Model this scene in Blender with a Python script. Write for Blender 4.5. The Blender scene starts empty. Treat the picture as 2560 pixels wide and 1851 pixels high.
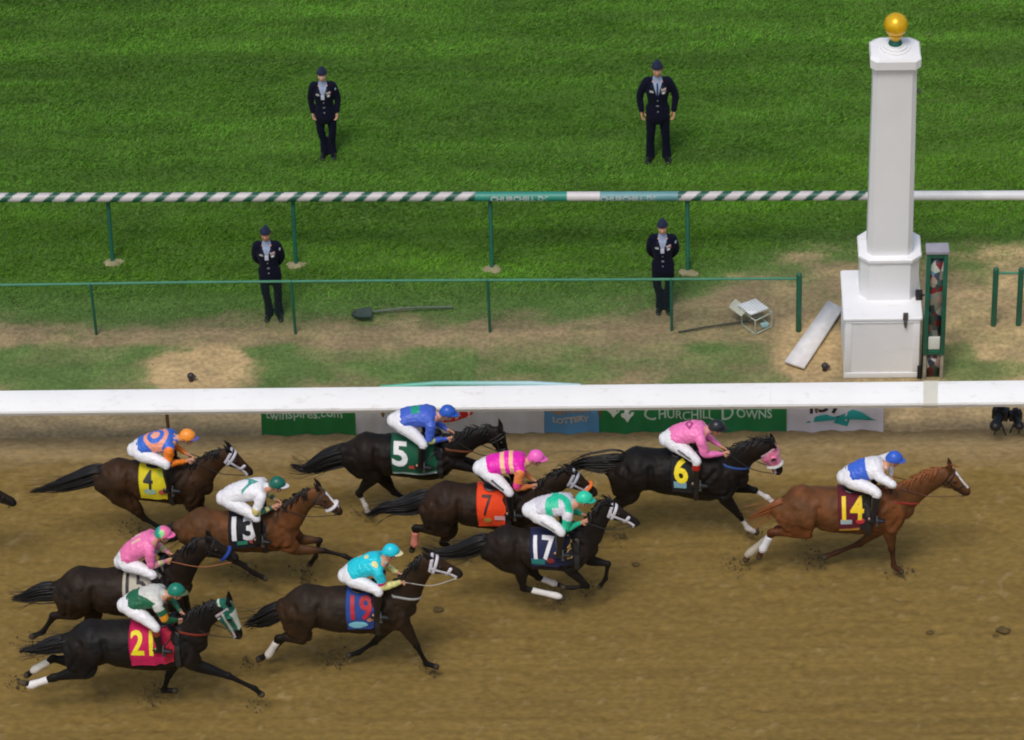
import bpy, bmesh, math, random
import numpy as np
from mathutils import Vector
from mathutils.bvhtree import BVHTree
random.seed(7); rng = np.random.default_rng(7)
R = math.radians
scene = bpy.context.scene
C = scene.collection

# ---------------------------------------------------------------- camera
PITCH, ROLL, YAW, H = R(38.0), R(2.4), R(-3.0), 36.4
F = 10160.0                     # focal length in pixels of a 2560 px wide picture
FWD = np.array([math.sin(YAW)*math.cos(PITCH), math.cos(YAW)*math.cos(PITCH), -math.sin(PITCH)]); CAM = -FWD*H/math.sin(PITCH)
_r0 = np.array([math.cos(YAW), -math.sin(YAW), 0]); _u0 = np.cross(_r0, FWD)
RIGHT = math.cos(ROLL)*_r0 - math.sin(ROLL)*_u0
UP = math.sin(ROLL)*_r0 + math.cos(ROLL)*_u0
cam = bpy.data.cameras.new('camera'); camo = bpy.data.objects.new('camera', cam); C.objects.link(camo)
from mathutils import Matrix
camo.matrix_world = Matrix(((RIGHT[0], UP[0], -FWD[0], CAM[0]), (RIGHT[1], UP[1], -FWD[1], CAM[1]), (RIGHT[2], UP[2], -FWD[2], CAM[2]), (0, 0, 0, 1)))
cam.sensor_width = 36; cam.lens = 36*F/2560; cam.clip_end = 5000; cam.clip_start = 1
scene.camera = camo

# ---------------------------------------------------------------- sky, sun, exposure (bright overcast)
SUN_EL, SUN_AZ = R(63), R(200)   # azimuth from +Y clockwise
w = bpy.data.worlds.new('World'); scene.world = w; w.use_nodes = True
nt = w.node_tree; bg = nt.nodes['Background']
sky = nt.nodes.new('ShaderNodeTexSky'); sky.sky_type = 'NISHITA'; sky.sun_disc = False
sky.sun_elevation = SUN_EL; sky.sun_rotation = SUN_AZ; sky.air_density = 1.3; sky.dust_density = 4.0; sky.ozone_density = 0.6
nt.links.new(sky.outputs['Color'], bg.inputs['Color']); bg.inputs['Strength'].default_value = 0.11
sun = bpy.data.lights.new('sun', 'SUN'); sun.energy = 1.35; sun.angle = R(17); sun.color = (1.0, .985, .95)
suno = bpy.data.objects.new('sun', sun); C.objects.link(suno)
_sd = Vector((math.sin(SUN_AZ)*math.cos(SUN_EL), math.cos(SUN_AZ)*math.cos(SUN_EL), math.sin(SUN_EL)))
suno.rotation_euler = _sd.to_track_quat('Z', 'Y').to_euler()
scene.view_settings.view_transform = 'Standard'; scene.view_settings.look = 'None'
scene.view_settings.exposure = 0.06; scene.view_settings.gamma = 1.0
scene.render.engine = 'CYCLES'
scene.cycles.pixel_filter_type = 'BLACKMAN_HARRIS'; scene.cycles.filter_width = 2.0
scene.cycles.max_bounces = 5; scene.cycles.use_denoising = True

# ---------------------------------------------------------------- measuring: a sight line meets a real plane of the place
def sight(px, py):
    return FWD + RIGHT*((px-1280)/F) + UP*((925.5-py)/F)
def at_y(px, py, Y):            # where the sight line meets the vertical plane y = Y
    d = sight(px, py); return CAM + d*((Y-CAM[1])/d[1])
def at_z(px, py, z=0.0):        # where it meets the level plane z
    d = sight(px, py); return CAM + d*((z-CAM[2])/d[2])

# ---------------------------------------------------------------- object helpers
def srgb(r, g, b):
    f = lambda c: ((c/255)/12.92 if c/255 <= .04045 else ((c/255+.055)/1.055)**2.4)
    return (f(r), f(g), f(b))
def tag(o, label=None, cat=None, group=None, kind=None):
    if label: o['label'] = label
    if cat: o['category'] = cat
    if group: o['group'] = group
    if kind: o['kind'] = kind
    return o
def empty(name, loc, label=None, cat=None, group=None):
    o = bpy.data.objects.new(name, None); o.location = tuple(loc); o.empty_display_size = .2; C.objects.link(o)
    return tag(o, label, cat, group)
def mesh_np(name, V, quads=None, tris=None, smooth=True):
    me = bpy.data.meshes.new(name)
    V = np.asarray(V, np.float32)
    me.vertices.add(len(V)); me.vertices.foreach_set('co', V.ravel())
    parts, tot, starts, pos = [], [], [], 0
    nq = 0 if quads is None else len(quads); ntr = 0 if tris is None else len(tris)
    li = []
    if nq: li.append(np.asarray(quads, np.int32).ravel())
    if ntr: li.append(np.asarray(tris, np.int32).ravel())
    li = np.concatenate(li); me.loops.add(len(li)); me.loops.foreach_set('vertex_index', li)
    st = np.concatenate([np.arange(nq)*4, nq*4+np.arange(ntr)*3]).astype(np.int32)
    me.polygons.add(nq+ntr); me.polygons.foreach_set('loop_start', st)
    me.update(calc_edges=True); me.validate()
    if smooth: me.polygons.foreach_set('use_smooth', np.ones(len(me.polygons), bool))
    return me
def place(name, me, mat, parent=None):
    o = bpy.data.objects.new(name, me)
    if mat is not None: me.materials.append(mat)
    C.objects.link(o)
    if parent is not None:
        o.parent = parent
        base = Vector((0, 0, 0)); p = parent
        while p is not None: base += Vector(p.location); p = p.parent
        # geometry is authored in world space: shift it into the parent's frame
        o.data.transform(Matrix.Translation(-base))
    return o
def origin_to(o, loc):
    v = Vector(tuple(loc)); o.data.transform(Matrix.Translation(-v)); o.location = v; return o
class MB:
    """collects closed solids, all in world space"""
    def __init__(s): s.V = []; s.Q = []; s.T = []; s.n = 0
    def add(s, V, Q=(), T=()):
        V = np.asarray(V, float); s.V.append(V)
        if len(Q): s.Q.append(np.asarray(Q)+s.n)
        if len(T): s.T.append(np.asarray(T)+s.n)
        s.n += len(V); return s
    def tube(s, P, ra, rb=None, lat=(0, 1, 0), seg=16, sub=6, cap=True, closed=False):
        s.add(*loft(P, ra, rb, lat, seg, sub, cap, closed)); return s
    def box(s, c, size, rz=0, ry=0, rx=0, bev=0.0):
        bm = bmesh.new(); bmesh.ops.create_cube(bm, size=1)
        bmesh.ops.scale(bm, vec=size, verts=bm.verts)
        if bev: bmesh.ops.bevel(bm, geom=bm.edges[:], offset=bev, segments=2, affect='EDGES', profile=.6)
        from mathutils import Euler
        M = Matrix.Translation(tuple(c)) @ Euler((rx, ry, rz)).to_matrix().to_4x4()
        bm.transform(M); s.bm(bm); return s
    def bm(s, bm):
        bmesh.ops.triangulate(bm, faces=[f for f in bm.faces if len(f.verts) > 4])
        bm.verts.ensure_lookup_table(); bm.verts.index_update()
        V = np.array([v.co[:] for v in bm.verts]); Q = [[v.index for v in f.verts] for f in bm.faces if len(f.verts) == 4]; T = [[v.index for v in f.verts] for f in bm.faces if len(f.verts) == 3]
        s.add(V, Q, T); bm.free(); return s
    def ball(s, c, r, seg=16):
        bm = bmesh.new(); bmesh.ops.create_uvsphere(bm, u_segments=seg, v_segments=seg//2+2, radius=1)
        r = (r, r, r) if np.isscalar(r) else r
        bmesh.ops.scale(bm, vec=r, verts=bm.verts); bmesh.ops.translate(bm, vec=tuple(c), verts=bm.verts); return s.bm(bm)
    def prism(s, c, rings, n=4, rot=None):
        """stack of n-sided or given-outline rings: rings = [(outline Nx2, z)]"""
        k = len(rings[0][0]); V = []
        for out, z in rings: V += [(c[0]+x, c[1]+y, c[2]+z) for x, y in out]
        Q = [[i*k+j, i*k+(j+1) % k, (i+1)*k+(j+1) % k, (i+1)*k+j] for i in range(len(rings)-1) for j in range(k)]
        T = []
        V.append((c[0]+np.mean([p[0] for p in rings[0][0]]), c[1]+np.mean([p[1] for p in rings[0][0]]), c[2]+rings[0][1])); b = len(V)-1
        V.append((c[0]+np.mean([p[0] for p in rings[-1][0]]), c[1]+np.mean([p[1] for p in rings[-1][0]]), c[2]+rings[-1][1])); t = len(V)-1
        T += [[b, (j+1) % k, j] for j in range(k)] + [[t, (len(rings)-1)*k+j, (len(rings)-1)*k+(j+1) % k] for j in range(k)]
        return s.add(V, Q, T)
    def mesh(s, name, smooth=True):
        return mesh_np(name, np.concatenate(s.V), np.concatenate(s.Q) if s.Q else None, np.concatenate(s.T) if s.T else None, smooth)
    def build(s, name, mat, parent=None, smooth=True, angle=35):
        me = s.mesh(name, smooth); o = place(name, me, mat, parent)
        if smooth: me.set_sharp_from_angle(angle=R(angle))
        return o

def resample(P, A, sub, closed=False):
    """Catmull-Rom through P (n,3) with attributes A (n,k)"""
    P = np.asarray(P, float); X = np.hstack([P, A]); n = len(X)
    if closed: E = np.vstack([X[-1], X, X[0], X[1]]); segs = n
    else: E = np.vstack([2*X[0]-X[1], X, 2*X[-1]-X[-2]]); segs = n-1
    out = []
    for i in range(segs):
        a, b, c, d = E[i], E[i+1], E[i+2], E[i+3]
        for t in np.arange(sub)/sub:
            out.append(.5*((2*b)+(c-a)*t+(2*a-5*b+4*c-d)*t*t+(3*b-a-3*c+d)*t**3))
    if not closed: out.append(X[-1])
    out = np.array(out); mn = X[:, 3:].min(0); out[:, 3:] = np.maximum(out[:, 3:], mn*.9)
    return out[:, :3], out[:, 3:]
def loft(P, ra, rb=None, lat=(0, 1, 0), seg=16, sub=6, cap=True, closed=False):
    """tube through P; ra = radius in the plane square to lat, rb = radius along lat"""
    n = len(P); ra = np.full(n, ra, float) if np.isscalar(ra) else np.asarray(ra, float)
    rb = ra if rb is None else (np.full(n, rb, float) if np.isscalar(rb) else np.asarray(rb, float))
    P, A = resample(P, np.stack([ra, rb], 1), sub, closed); n = len(P); lat = np.asarray(lat, float)
    T = np.roll(P, -1, 0)-np.roll(P, 1, 0) if closed else np.gradient(P, axis=0)
    Tn = np.linalg.norm(T, axis=1, keepdims=True); T = np.where(Tn < 1e-6, P[-1]-P[0]+1e-9, T); T /= np.linalg.norm(T, axis=1, keepdims=True)
    U = np.cross(T, lat); bad = np.linalg.norm(U, axis=1) < .2; U[bad] = np.cross(T[bad], (0.3, 0, 1.0)); U[np.linalg.norm(U, axis=1) < 1e-6] = (0, 1, 0); U /= np.linalg.norm(U, axis=1, keepdims=True); W = np.cross(U, T)
    an = np.arange(seg)*2*math.pi/seg; ca, sa = np.cos(an), np.sin(an)
    rings = P[:, None]+U[:, None]*(A[:, 0, None]*ca)[..., None]+W[:, None]*(A[:, 1, None]*sa)[..., None]
    if not closed and cap:
        def caps(p, t, u, w, a):
            out = []
            for q in (.45, .8, .97): 
                k = math.sqrt(1-q*q); h = min(a)*q
                out.append(p+t*h+u*(a[0]*k*ca)[:, None]+w*(a[1]*k*sa)[:, None])
            return out
        st = caps(P[0], -T[0], U[0], W[0], A[0])[::-1]; en = caps(P[-1], T[-1], U[-1], W[-1], A[-1])
        rings = np.concatenate([st, rings, en]) 
    m = len(rings); V = rings.reshape(-1, 3)
    I = np.arange(m if closed else m-1)[:, None]; J = np.arange(seg)[None]
    a = I*seg+J; b = I*seg+(J+1) % seg; c = ((I+1) % m)*seg+(J+1) % seg; d = ((I+1) % m)*seg+J
    Q = np.stack([a, d, c, b], -1).reshape(-1, 4); Tt = []
    if not closed:
        V = np.vstack([V, rings[0].mean(0), rings[-1].mean(0)]); k = len(V)
        j = np.arange(seg); e = (m-1)*seg
        Tt = np.concatenate([np.stack([np.full(seg, k-2), j, (j+1) % seg], 1), np.stack([np.full(seg, k-1), e+(j+1) % seg, e+j], 1)])
    return V, Q, Tt

def fuse(mb, name, voxel, smooth_it=3, fac=.5):
    """melt the collected limbs into ONE continuous skin"""
    me = mb.mesh(name); o = bpy.data.objects.new('tmp', me); C.objects.link(o)
    m = o.modifiers.new('r', 'REMESH'); m.mode = 'VOXEL'; m.voxel_size = voxel
    s = o.modifiers.new('s', 'SMOOTH'); s.iterations = smooth_it; s.factor = fac
    dg = bpy.context.evaluated_depsgraph_get(); ev = o.evaluated_get(dg)
    out = bpy.data.meshes.new_from_object(ev); out.name = name
    bpy.data.objects.remove(o); bpy.data.meshes.remove(me)
    out.polygons.foreach_set('use_smooth', np.ones(len(out.polygons), bool))
    return out
def verts_of(me):
    V = np.empty(len(me.vertices)*3, np.float32); me.vertices.foreach_get('co', V); return V.reshape(-1, 3).astype(float)
def paint(me, col):
    a = me.color_attributes.new('colour', 'FLOAT_COLOR', 'POINT')
    col = np.hstack([col, np.ones((len(col), 1))]).astype(np.float32); a.data.foreach_set('color', col.ravel())
class Bones:
    """remembers where each limb runs, so every skin vertex knows its limb and place along it"""
    def __init__(s): s.names = []; s.S = []; s.r = []; s.t = []; s.k = []
    def add(s, name, P, r):
        P = np.asarray(P, float); r = np.full(len(P), r, float) if np.isscalar(r) else np.asarray(r, float)
        P, A = resample(P, r[:, None], 6); n = len(P)
        s.names.append(name); s.S.append(P); s.r.append(A[:, 0]); s.t.append(np.linspace(0, 1, n)); s.k.append(np.full(n, len(s.names)-1))
    def find(s, V):
        S = np.concatenate(s.S); r = np.concatenate(s.r); t = np.concatenate(s.t); k = np.concatenate(s.k)
        K = np.empty(len(V), int); Tt = np.empty(len(V)); 
        for i in range(0, len(V), 8000):
            d = np.linalg.norm(V[i:i+8000, None]-S[None], axis=2)/r[None]; j = d.argmin(1)
            K[i:i+8000] = k[j]; Tt[i:i+8000] = t[j]
        return K, Tt

# ---------------------------------------------------------------- materials
def new_mat(name):
    m = bpy.data.materials.new(name); m.use_nodes = True; return m, m.node_tree.nodes, m.node_tree.links, m.node_tree.nodes['Principled BSDF']
def plain(name, col, rough=.6, var=.12, scale=6., metal=0., bump=0., bscale=60., spec=.5, sheen=0., coat=0.):
    m, N, L, b = new_mat(name)
    tc = N.new('ShaderNodeTexCoord'); no = N.new('ShaderNodeTexNoise'); no.inputs['Scale'].default_value = scale; no.inputs['Detail'].default_value = 6
    L.new(tc.outputs['Object'], no.inputs['Vector'])
    mp = N.new('ShaderNodeMapRange'); mp.inputs['From Min'].default_value = .3; mp.inputs['From Max'].default_value = .7; mp.inputs['To Min'].default_value = 1-var; mp.inputs['To Max'].default_value = 1+var
    L.new(no.outputs['Fac'], mp.inputs['Value'])
    mx = N.new('ShaderNodeVectorMath'); mx.operation = 'SCALE'; mx.inputs[0].default_value = col; L.new(mp.outputs['Result'], mx.inputs['Scale'])
    L.new(mx.outputs['Vector'], b.inputs['Base Color'])
    b.inputs['Roughness'].default_value = rough; b.inputs['Metallic'].default_value = metal; b.inputs['Specular IOR Level'].default_value = spec
    b.inputs['Sheen Weight'].default_value = sheen; b.inputs['Coat Weight'].default_value = coat
    if bump:
        n2 = N.new('ShaderNodeTexNoise'); n2.inputs['Scale'].default_value = bscale; n2.inputs['Detail'].default_value = 4; L.new(tc.outputs['Object'], n2.inputs['Vector'])
        bp = N.new('ShaderNodeBump'); bp.inputs['Strength'].default_value = bump; bp.inputs['Distance'].default_value = .02; L.new(n2.outputs['Fac'], bp.inputs['Height']); L.new(bp.outputs['Normal'], b.inputs['Normal'])
    return m
def painted(name, rough=.6, var=.15, scale=8., bump=.2, bscale=40., spec=.5, sheen=0., stretch=(1, 1, 1), dist=.02):
    m, N, L, b = new_mat(name)
    at = N.new('ShaderNodeAttribute'); at.attribute_name = 'colour'
    tc = N.new('ShaderNodeTexCoord'); mpg = N.new('ShaderNodeMapping'); mpg.inputs['Scale'].default_value = stretch; L.new(tc.outputs['Object'], mpg.inputs['Vector'])
    no = N.new('ShaderNodeTexNoise'); no.inputs['Scale'].default_value = scale; no.inputs['Detail'].default_value = 8; L.new(mpg.outputs['Vector'], no.inputs['Vector'])
    mp = N.new('ShaderNodeMapRange'); mp.inputs['From Min'].default_value = .3; mp.inputs['From Max'].default_value = .7; mp.inputs['To Min'].default_value = 1-var; mp.inputs['To Max'].default_value = 1+var
    L.new(no.outputs['Fac'], mp.inputs['Value'])
    mx = N.new('ShaderNodeVectorMath'); mx.operation = 'SCALE'; L.new(at.outputs['Color'], mx.inputs[0]); L.new(mp.outputs['Result'], mx.inputs['Scale']); L.new(mx.outputs['Vector'], b.inputs['Base Color'])
    b.inputs['Roughness'].default_value = rough; b.inputs['Specular IOR Level'].default_value = spec; b.inputs['Sheen Weight'].default_value = sheen
    n2 = N.new('ShaderNodeTexNoise'); n2.inputs['Scale'].default_value = bscale; n2.inputs['Detail'].default_value = 5; L.new(mpg.outputs['Vector'], n2.inputs['Vector'])
    bp = N.new('ShaderNodeBump'); bp.inputs['Strength'].default_value = bump; bp.inputs['Distance'].default_value = dist; L.new(n2.outputs['Fac'], bp.inputs['Height']); L.new(bp.outputs['Normal'], b.inputs['Normal'])
    return m
MAT = {}
def M(name, *a, **k):
    if name not in MAT: MAT[name] = plain(name, *a, **k)
    return MAT[name]
def text_mesh(body, size, bold=0.0, align='CENTER', extrude=0.0, fine=.03):
    cu = bpy.data.curves.new('lettering', 'FONT'); cu.body = body; cu.size = size; cu.offset = bold; cu.align_x = align; cu.align_y = 'CENTER'; cu.extrude = extrude; cu.resolution_u = 3
    o = bpy.data.objects.new('tmp', cu); C.objects.link(o); dg = bpy.context.evaluated_depsgraph_get()
    me = bpy.data.meshes.new_from_object(o.evaluated_get(dg)); bpy.data.objects.remove(o); bpy.data.curves.remove(cu)
    bm = bmesh.new(); bm.from_mesh(me); bpy.data.meshes.remove(me)
    bmesh.ops.remove_doubles(bm, verts=bm.verts, dist=1e-5); bmesh.ops.triangulate(bm, faces=bm.faces)
    for _ in range(5):
        es = [e for e in bm.edges if e.calc_length() > fine]
        if not es: break
        bmesh.ops.subdivide_edges(bm, edges=es, cuts=1); bmesh.ops.triangulate(bm, faces=[f for f in bm.faces if len(f.verts) > 3])
    bm.verts.index_update(); V = np.array([v.co[:] for v in bm.verts]); T = np.array([[v.index for v in f.verts] for f in bm.faces]); bm.free()
    return V, T
# ================================================================ GROUND
def vnoise(x, y, seed=0, oct=4, fx=1., fy=1.):
    """fractal value noise on the ground plane, about 0..1"""
    out = np.zeros_like(x, float); amp, tot = 1., 0.
    for o in range(oct):
        g = np.random.default_rng(seed*31+o).random((256, 256)); X = x*fx*2**o+17.3*o; Y = y*fy*2**o+9.1*o
        i, j = np.floor(X).astype(int), np.floor(Y).astype(int); u, v = X-i, Y-j; u = u*u*(3-2*u); v = v*v*(3-2*v)
        a, b, c, d = g[i % 256, j % 256], g[(i+1) % 256, j % 256], g[i % 256, (j+1) % 256], g[(i+1) % 256, (j+1) % 256]
        out += amp*((a*(1-u)+b*u)*(1-v)+(c*(1-u)+d*u)*v); tot += amp; amp *= .55
    return out/tot
def line_on_ground(pts, z=0.):
    w = np.array([at_z(px, py, z) for px, py in pts]); return w[:, 0], w[:, 1]
def sstep(a, b, x): t = np.clip((x-a)/(b-a), 0, 1); return t*t*(3-2*t)
TX, TY = line_on_ground([(-300, 808), (0, 806), (600, 812), (900, 800), (1300, 792), (1550, 775), (1700, 750), (1850, 700), (2050, 650), (2300, 660), (2450, 655), (2700, 650)])
BX, BY = line_on_ground([(-300, 868), (0, 868), (1000, 868), (2000, 862), (2700, 860)])
RX, RY = line_on_ground([(-300, 1098), (0, 1097), (1280, 1087), (2560, 1072), (2900, 1070)])
RAIL_Y = lambda x: np.interp(x, RX, RY)
EX, EY = line_on_ground([(-300, 1150), (0, 1150), (1280, 1140), (2560, 1130), (2900, 1130)])
SPOTS = []   # (x, y, rx, ry, kind)
for (px, py, rx, ry, s) in [(495, 925, 160, 62, -1), (540, 900, 90, 40, -1), (2020, 880, 90, 90, -1), (2392, 885, 52, 44, 1.1), (2425, 928, 100, 34, 1.1), (2515, 925, 70, 26, 1.0), (860, 885, 160, 24, .7), (170, 890, 170, 30, .8), (300, 935, 90, 26, .9), (1330, 880, 110, 18, .5), (1640, 885, 90, 18, .4), (1420, 640, 0, 0, 0)]:
    if rx: c = at_z(px, py); SPOTS.append((c[0], c[1], rx/172., ry/172./.62, s))
def grassiness(x, y):
    n = vnoise(x, y, 3, 4, 1.2, 2.2); n2 = vnoise(x, y, 5, 3, 4, 7)
    yt = np.interp(x, TX, TY); yb = np.interp(x, BX, BY)
    soft = .60+.9*sstep(2.0, 6.5, x)
    g = sstep(-.5, .5, (y-yt)/soft+(n-.5)*1.6+(n2-.5)*.5)
    verge = .50+.75*(n-.5)*2+(n2-.5)*.8+.42*sstep(.85, 1.5, y-np.interp(x, RX, RY)+(n-.5))*(x < -.5)
    verge = np.where(x > np.interp(0, [0, 1], [4.05, 4.05]), 0.06, verge)
    verge = np.where(x < -5.1, verge+.3, verge)
    inv = sstep(-.12, .12, (yb-y)+(n-.5)*.3)*sstep(.5, .9, y-np.interp(x, RX, RY)+(n2-.5)*.3)
    for (cx, cy, rx, ry, s) in SPOTS:
        d = np.sqrt(((x-cx)/rx)**2+((y-cy)/ry)**2)+(n2-.5)*.5; k = 1-sstep(.65, 1.15, d); verge = verge+(np.where(s > 0, .85*s, -.1)-verge)*k*(1 if s < 0 else .8)
    g = np.where(y < yb+.2, np.maximum(g*0, verge*inv), g*(1-sstep(0, .2, yb+.25-y)))
    strip = (y < yt) & (y > yb)
    g = np.where(strip, np.maximum(g, .12*(n > .5)+.1*(n2 > .55)), g)
    return np.clip(g, 0, 1)
def ground_grid(name, xs, ys, colour, height, mat, z0=0.):
    X, Y = np.meshgrid(xs, ys); x, y = X.ravel(), Y.ravel(); nx, ny = len(xs), len(ys)
    V = np.stack([x, y, z0+height(x, y)], 1); I = np.arange(ny-1)[:, None]; J = np.arange(nx-1)[None]
    Q = np.stack([I*nx+J, I*nx+J+1, (I+1)*nx+J+1, (I+1)*nx+J], -1).reshape(-1, 4)
    me = mesh_np(name, V, Q); paint(me, colour(x, y)); o = place(name, me, mat); tag(o, kind='structure'); return o
YR0 = float(RAIL_Y(0.))
G_SOIL = np.array(srgb(140, 124, 94)); G_TAN = np.array(srgb(188, 162, 118)); G_TURF = np.array([.046, .135, .012]); G_VERGE = np.array([.095, .175, .045])
T_DIRT = np.array(srgb(127, 104, 54)); T_PALE = np.array(srgb(156, 135, 98))
def mix(a, b, t): return a*(1-t[:, None])+b*t[:, None]
def col_ground(x, y):
    g = grassiness(x, y); n = vnoise(x, y, 11, 4, 2.5, 4); n3 = vnoise(x, y, 12, 3, .7, 1.2)
    tan = np.zeros_like(x)
    for (cx, cy, rx, ry, s) in SPOTS:
        if s < 0: d = np.sqrt(((x-cx)/rx)**2+((y-cy)/ry)**2); tan = np.maximum(tan, 1-sstep(.6, 1.3, d+(n-.5)*.5))
    tan = np.maximum(tan, sstep(4.4, 5.8, x)*.75*(n3+.35))
    soil = mix(G_SOIL, G_TAN, np.clip(tan+(n-.5)*.9, 0, 1))*(.8+.4*n)[:, None]
    turf = sstep(-.6, 1.2, y-np.interp(x, TX, TY))
    gr = mix(G_VERGE, G_TURF, turf)*(.7+.6*n)[:, None]
    return mix(soil, gr, g*.9)
def h_ground(x, y): return -.07*(1-sstep(-.16, .03, y-YR0))+.05*(vnoise(x, y, 21, 4, 1.5, 2.5)-.5)*sstep(0, 1.5, y-np.interp(x, RX, RY))+.012*(vnoise(x, y, 22, 3, 9, 9)-.5)
def spread(lo, hi, step, far):
    a = np.arange(lo, hi+step, step); l = lo-np.geomspace(step*3, far, 14)[::-1]; h = hi+np.geomspace(step*3, far, 14); return np.concatenate([l, a, h])
YR = float(RAIL_Y(0.))
xs = spread(-9.6, 9.6, .06, 60)
verge_mat = painted('turf_soil', .95, .25, 14, .5, 60, spec=.2)
gy = np.concatenate([[RY.min()-1.2], np.arange(YR-1.0, 20.5, .06), 20.5+np.geomspace(.3, 120, 14)])
ground_grid('turf_and_verge', xs, gy, col_ground, h_ground, verge_mat)
def col_track(x, y):
    n = vnoise(x, y, 41, 5, 2.0, 4.5); n2 = vnoise(x, y, 42, 3, .35, 1.6); n4 = vnoise(x, y, 44, 3, 6, 9)
    pale = sstep(-.9, .35, y-np.interp(x, EX, EY)+(n2-.5)*.9)
    c = mix(T_DIRT, T_PALE, np.clip(pale*.85+(n4-.62)*.5, 0, 1)); row = vnoise(x, y, 47, 3, .22, 12.); lump = sstep(.74, .86, vnoise(x, y, 54, 2, 8, 10)); c = mix(c, T_PALE*1.1, lump*.35); return c*(.69+.14*n+.14*n2+.34*row)[:, None]
def h_track(x, y):
    n = vnoise(x, y, 51, 5, 3.2, 6); n2 = vnoise(x, y, 52, 4, 1.1, 2.2); p = vnoise(x, y, 53, 2, 5, 7); row = vnoise(x, y, 48, 2, .3, 10.)
    pr = np.zeros_like(x)
    for k, (cw, ch, pk) in enumerate(((.41, .37, .45), (.63, .52, .6))):   # hoof prints, one at random in most cells
        i, j = np.floor(x/cw+k*.37), np.floor(y/ch+k*.61); hh = lambda q: np.modf(np.abs(np.sin(i*12.9898+j*78.233+q)*43758.5453))[0]
        cx, cy = (i-k*.37+.25+.5*hh(1.))*cw, (j-k*.61+.25+.5*hh(2.))*ch; d = np.hypot((x-cx)/1.25, (y-cy))/(.055+.03*hh(3.)); on = hh(4.) < pk
        pr += on*(-.030*np.exp(-(d**2)*1.4)+.017*np.exp(-((d-1.5)*2.2)**2)*(.5+.9*(x > cx)))
    lump = sstep(.74, .86, vnoise(x, y, 54, 2, 8, 10)); return pr*(.20+.55*n2)+.012+.024*(n-.5)+.02*(n2-.5)+.014*(row-.5)-.035*sstep(.66, .80, p)*sstep(.35, .6, n2)+.030*lump*(.3+.7*sstep(.5, .3, n2))
track_mat = painted('track_dirt', .95, .18, 11, .6, 75, spec=.25, stretch=(.8, 1.4, 1))
ty = np.concatenate([YR-1.0-1e-3-np.geomspace(.05, 1, 1)*0, []]); ty = np.arange(-13.5, YR+.02, .045); ty = np.concatenate([-13.5-np.geomspace(.3, 28, 12)[::-1], ty])
ground_grid('dirt_track', spread(-9.0, 9.0, .05, 60), ty, col_track, h_track, track_mat)
gd = mesh_np('ground', [(-3000, -3000, -.12), (3000, -3000, -.12), (3000, 3000, -.12), (-3000, 3000, -.12)], [[0, 1, 2, 3]]); tag(place('ground', gd, M('far_grass', (.05, .09, .02), .95, .3, .05)), kind='structure')

def grass():
    """short turf as real blades, combed into tussocks"""
    N = 1150000
    x = rng.uniform(-12.5, 12.0, N); y = rng.uniform(YR-.05, 21.5, N)
    g = grassiness(x, y); turf = sstep(-.6, 1.2, y-np.interp(x, TX, TY))
    keep = rng.random(N) < g*(.55+.45*turf); x, y, g, turf = x[keep], y[keep], g[keep], turf[keep]; n = len(x)
    big = vnoise(x, y, 61, 3, .7, 3.0); tus = vnoise(x, y, 62, 3, 1.4, 6.5); row = vnoise(x, y, 63, 3, .22, 2.1)
    h = (.020+.034*tus*turf)*(.7+.6*rng.random(n))*(.7+.3*turf); wd = .0060+.005*rng.random(n)
    ang = rng.uniform(0, 2*math.pi, n); lean = (.9+.9*rng.random(n))*h
    la = (vnoise(x, y, 64, 2, .9, 2.6)*2-1)*1.3+rng.normal(0, .9, n); lx, ly = np.cos(la)*lean, np.sin(la)*lean
    z = h_ground(x, y)-.004
    V = np.empty((n, 4, 3)); dx, dy = np.cos(ang)*wd, np.sin(ang)*wd
    V[:, 0] = np.stack([x-dx, y-dy, z], 1); V[:, 1] = np.stack([x+dx, y+dy, z], 1)
    V[:, 2] = np.stack([x+dx*.8+lx*.45, y+dy*.8+ly*.45, z+h*.65], 1); V[:, 3] = np.stack([x+lx, y+ly, z+h], 1)
    idx = np.arange(n)[:, None]*4; T = np.concatenate([idx+[0, 1, 2], idx+[0, 2, 3]], 1).reshape(-1, 3)
    me = mesh_np('grass', V.reshape(-1, 3), None, T, smooth=False)
    base = mix(np.array([.145, .250, .060]), np.array([.092, .225, .020]), turf)
    dry = np.clip((rng.random(n)-.84+.1*(row-.5))*4, 0, 1)*(1-.6*turf); base = mix(base, np.array([.30, .26, .12]), dry)
    yel = sstep(1.6, .4, np.abs((y-np.interp(x, TX, TY))-1.9))*turf*.6; base = mix(base, np.array([.105, .245, .012]), yel)
    band = np.sin(2*math.pi*(y+.25*vnoise(x, y, 66, 2, .25, .4))/1.05)*(y > 7); lum = (.10+.56*big+.80*tus+.86*row+.16*band)*(.88+.24*rng.random(n)); paint(me, np.repeat(base*lum[:, None], 4, 0))
    m, Nn, L, b = new_mat('grass_blade'); at = Nn.new('ShaderNodeAttribute'); at.attribute_name = 'colour'; L.new(at.outputs['Color'], b.inputs['Base Color']); b.inputs['Roughness'].default_value = .6; b.inputs['Specular IOR Level'].default_value = .25
    tr_ = Nn.new('ShaderNodeBsdfTranslucent'); L.new(at.outputs['Color'], tr_.inputs['Color']); mxs = Nn.new('ShaderNodeMixShader'); mxs.inputs[0].default_value = .32; L.new(b.outputs[0], mxs.inputs[1]); L.new(tr_.outputs[0], mxs.inputs[2]); L.new(mxs.outputs[0], Nn['Material Output'].inputs['Surface']); o = place('grass', me, m); tag(o, 'short green turf grass growing along the inside of the track', 'grass', kind='stuff')
grass()

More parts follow.
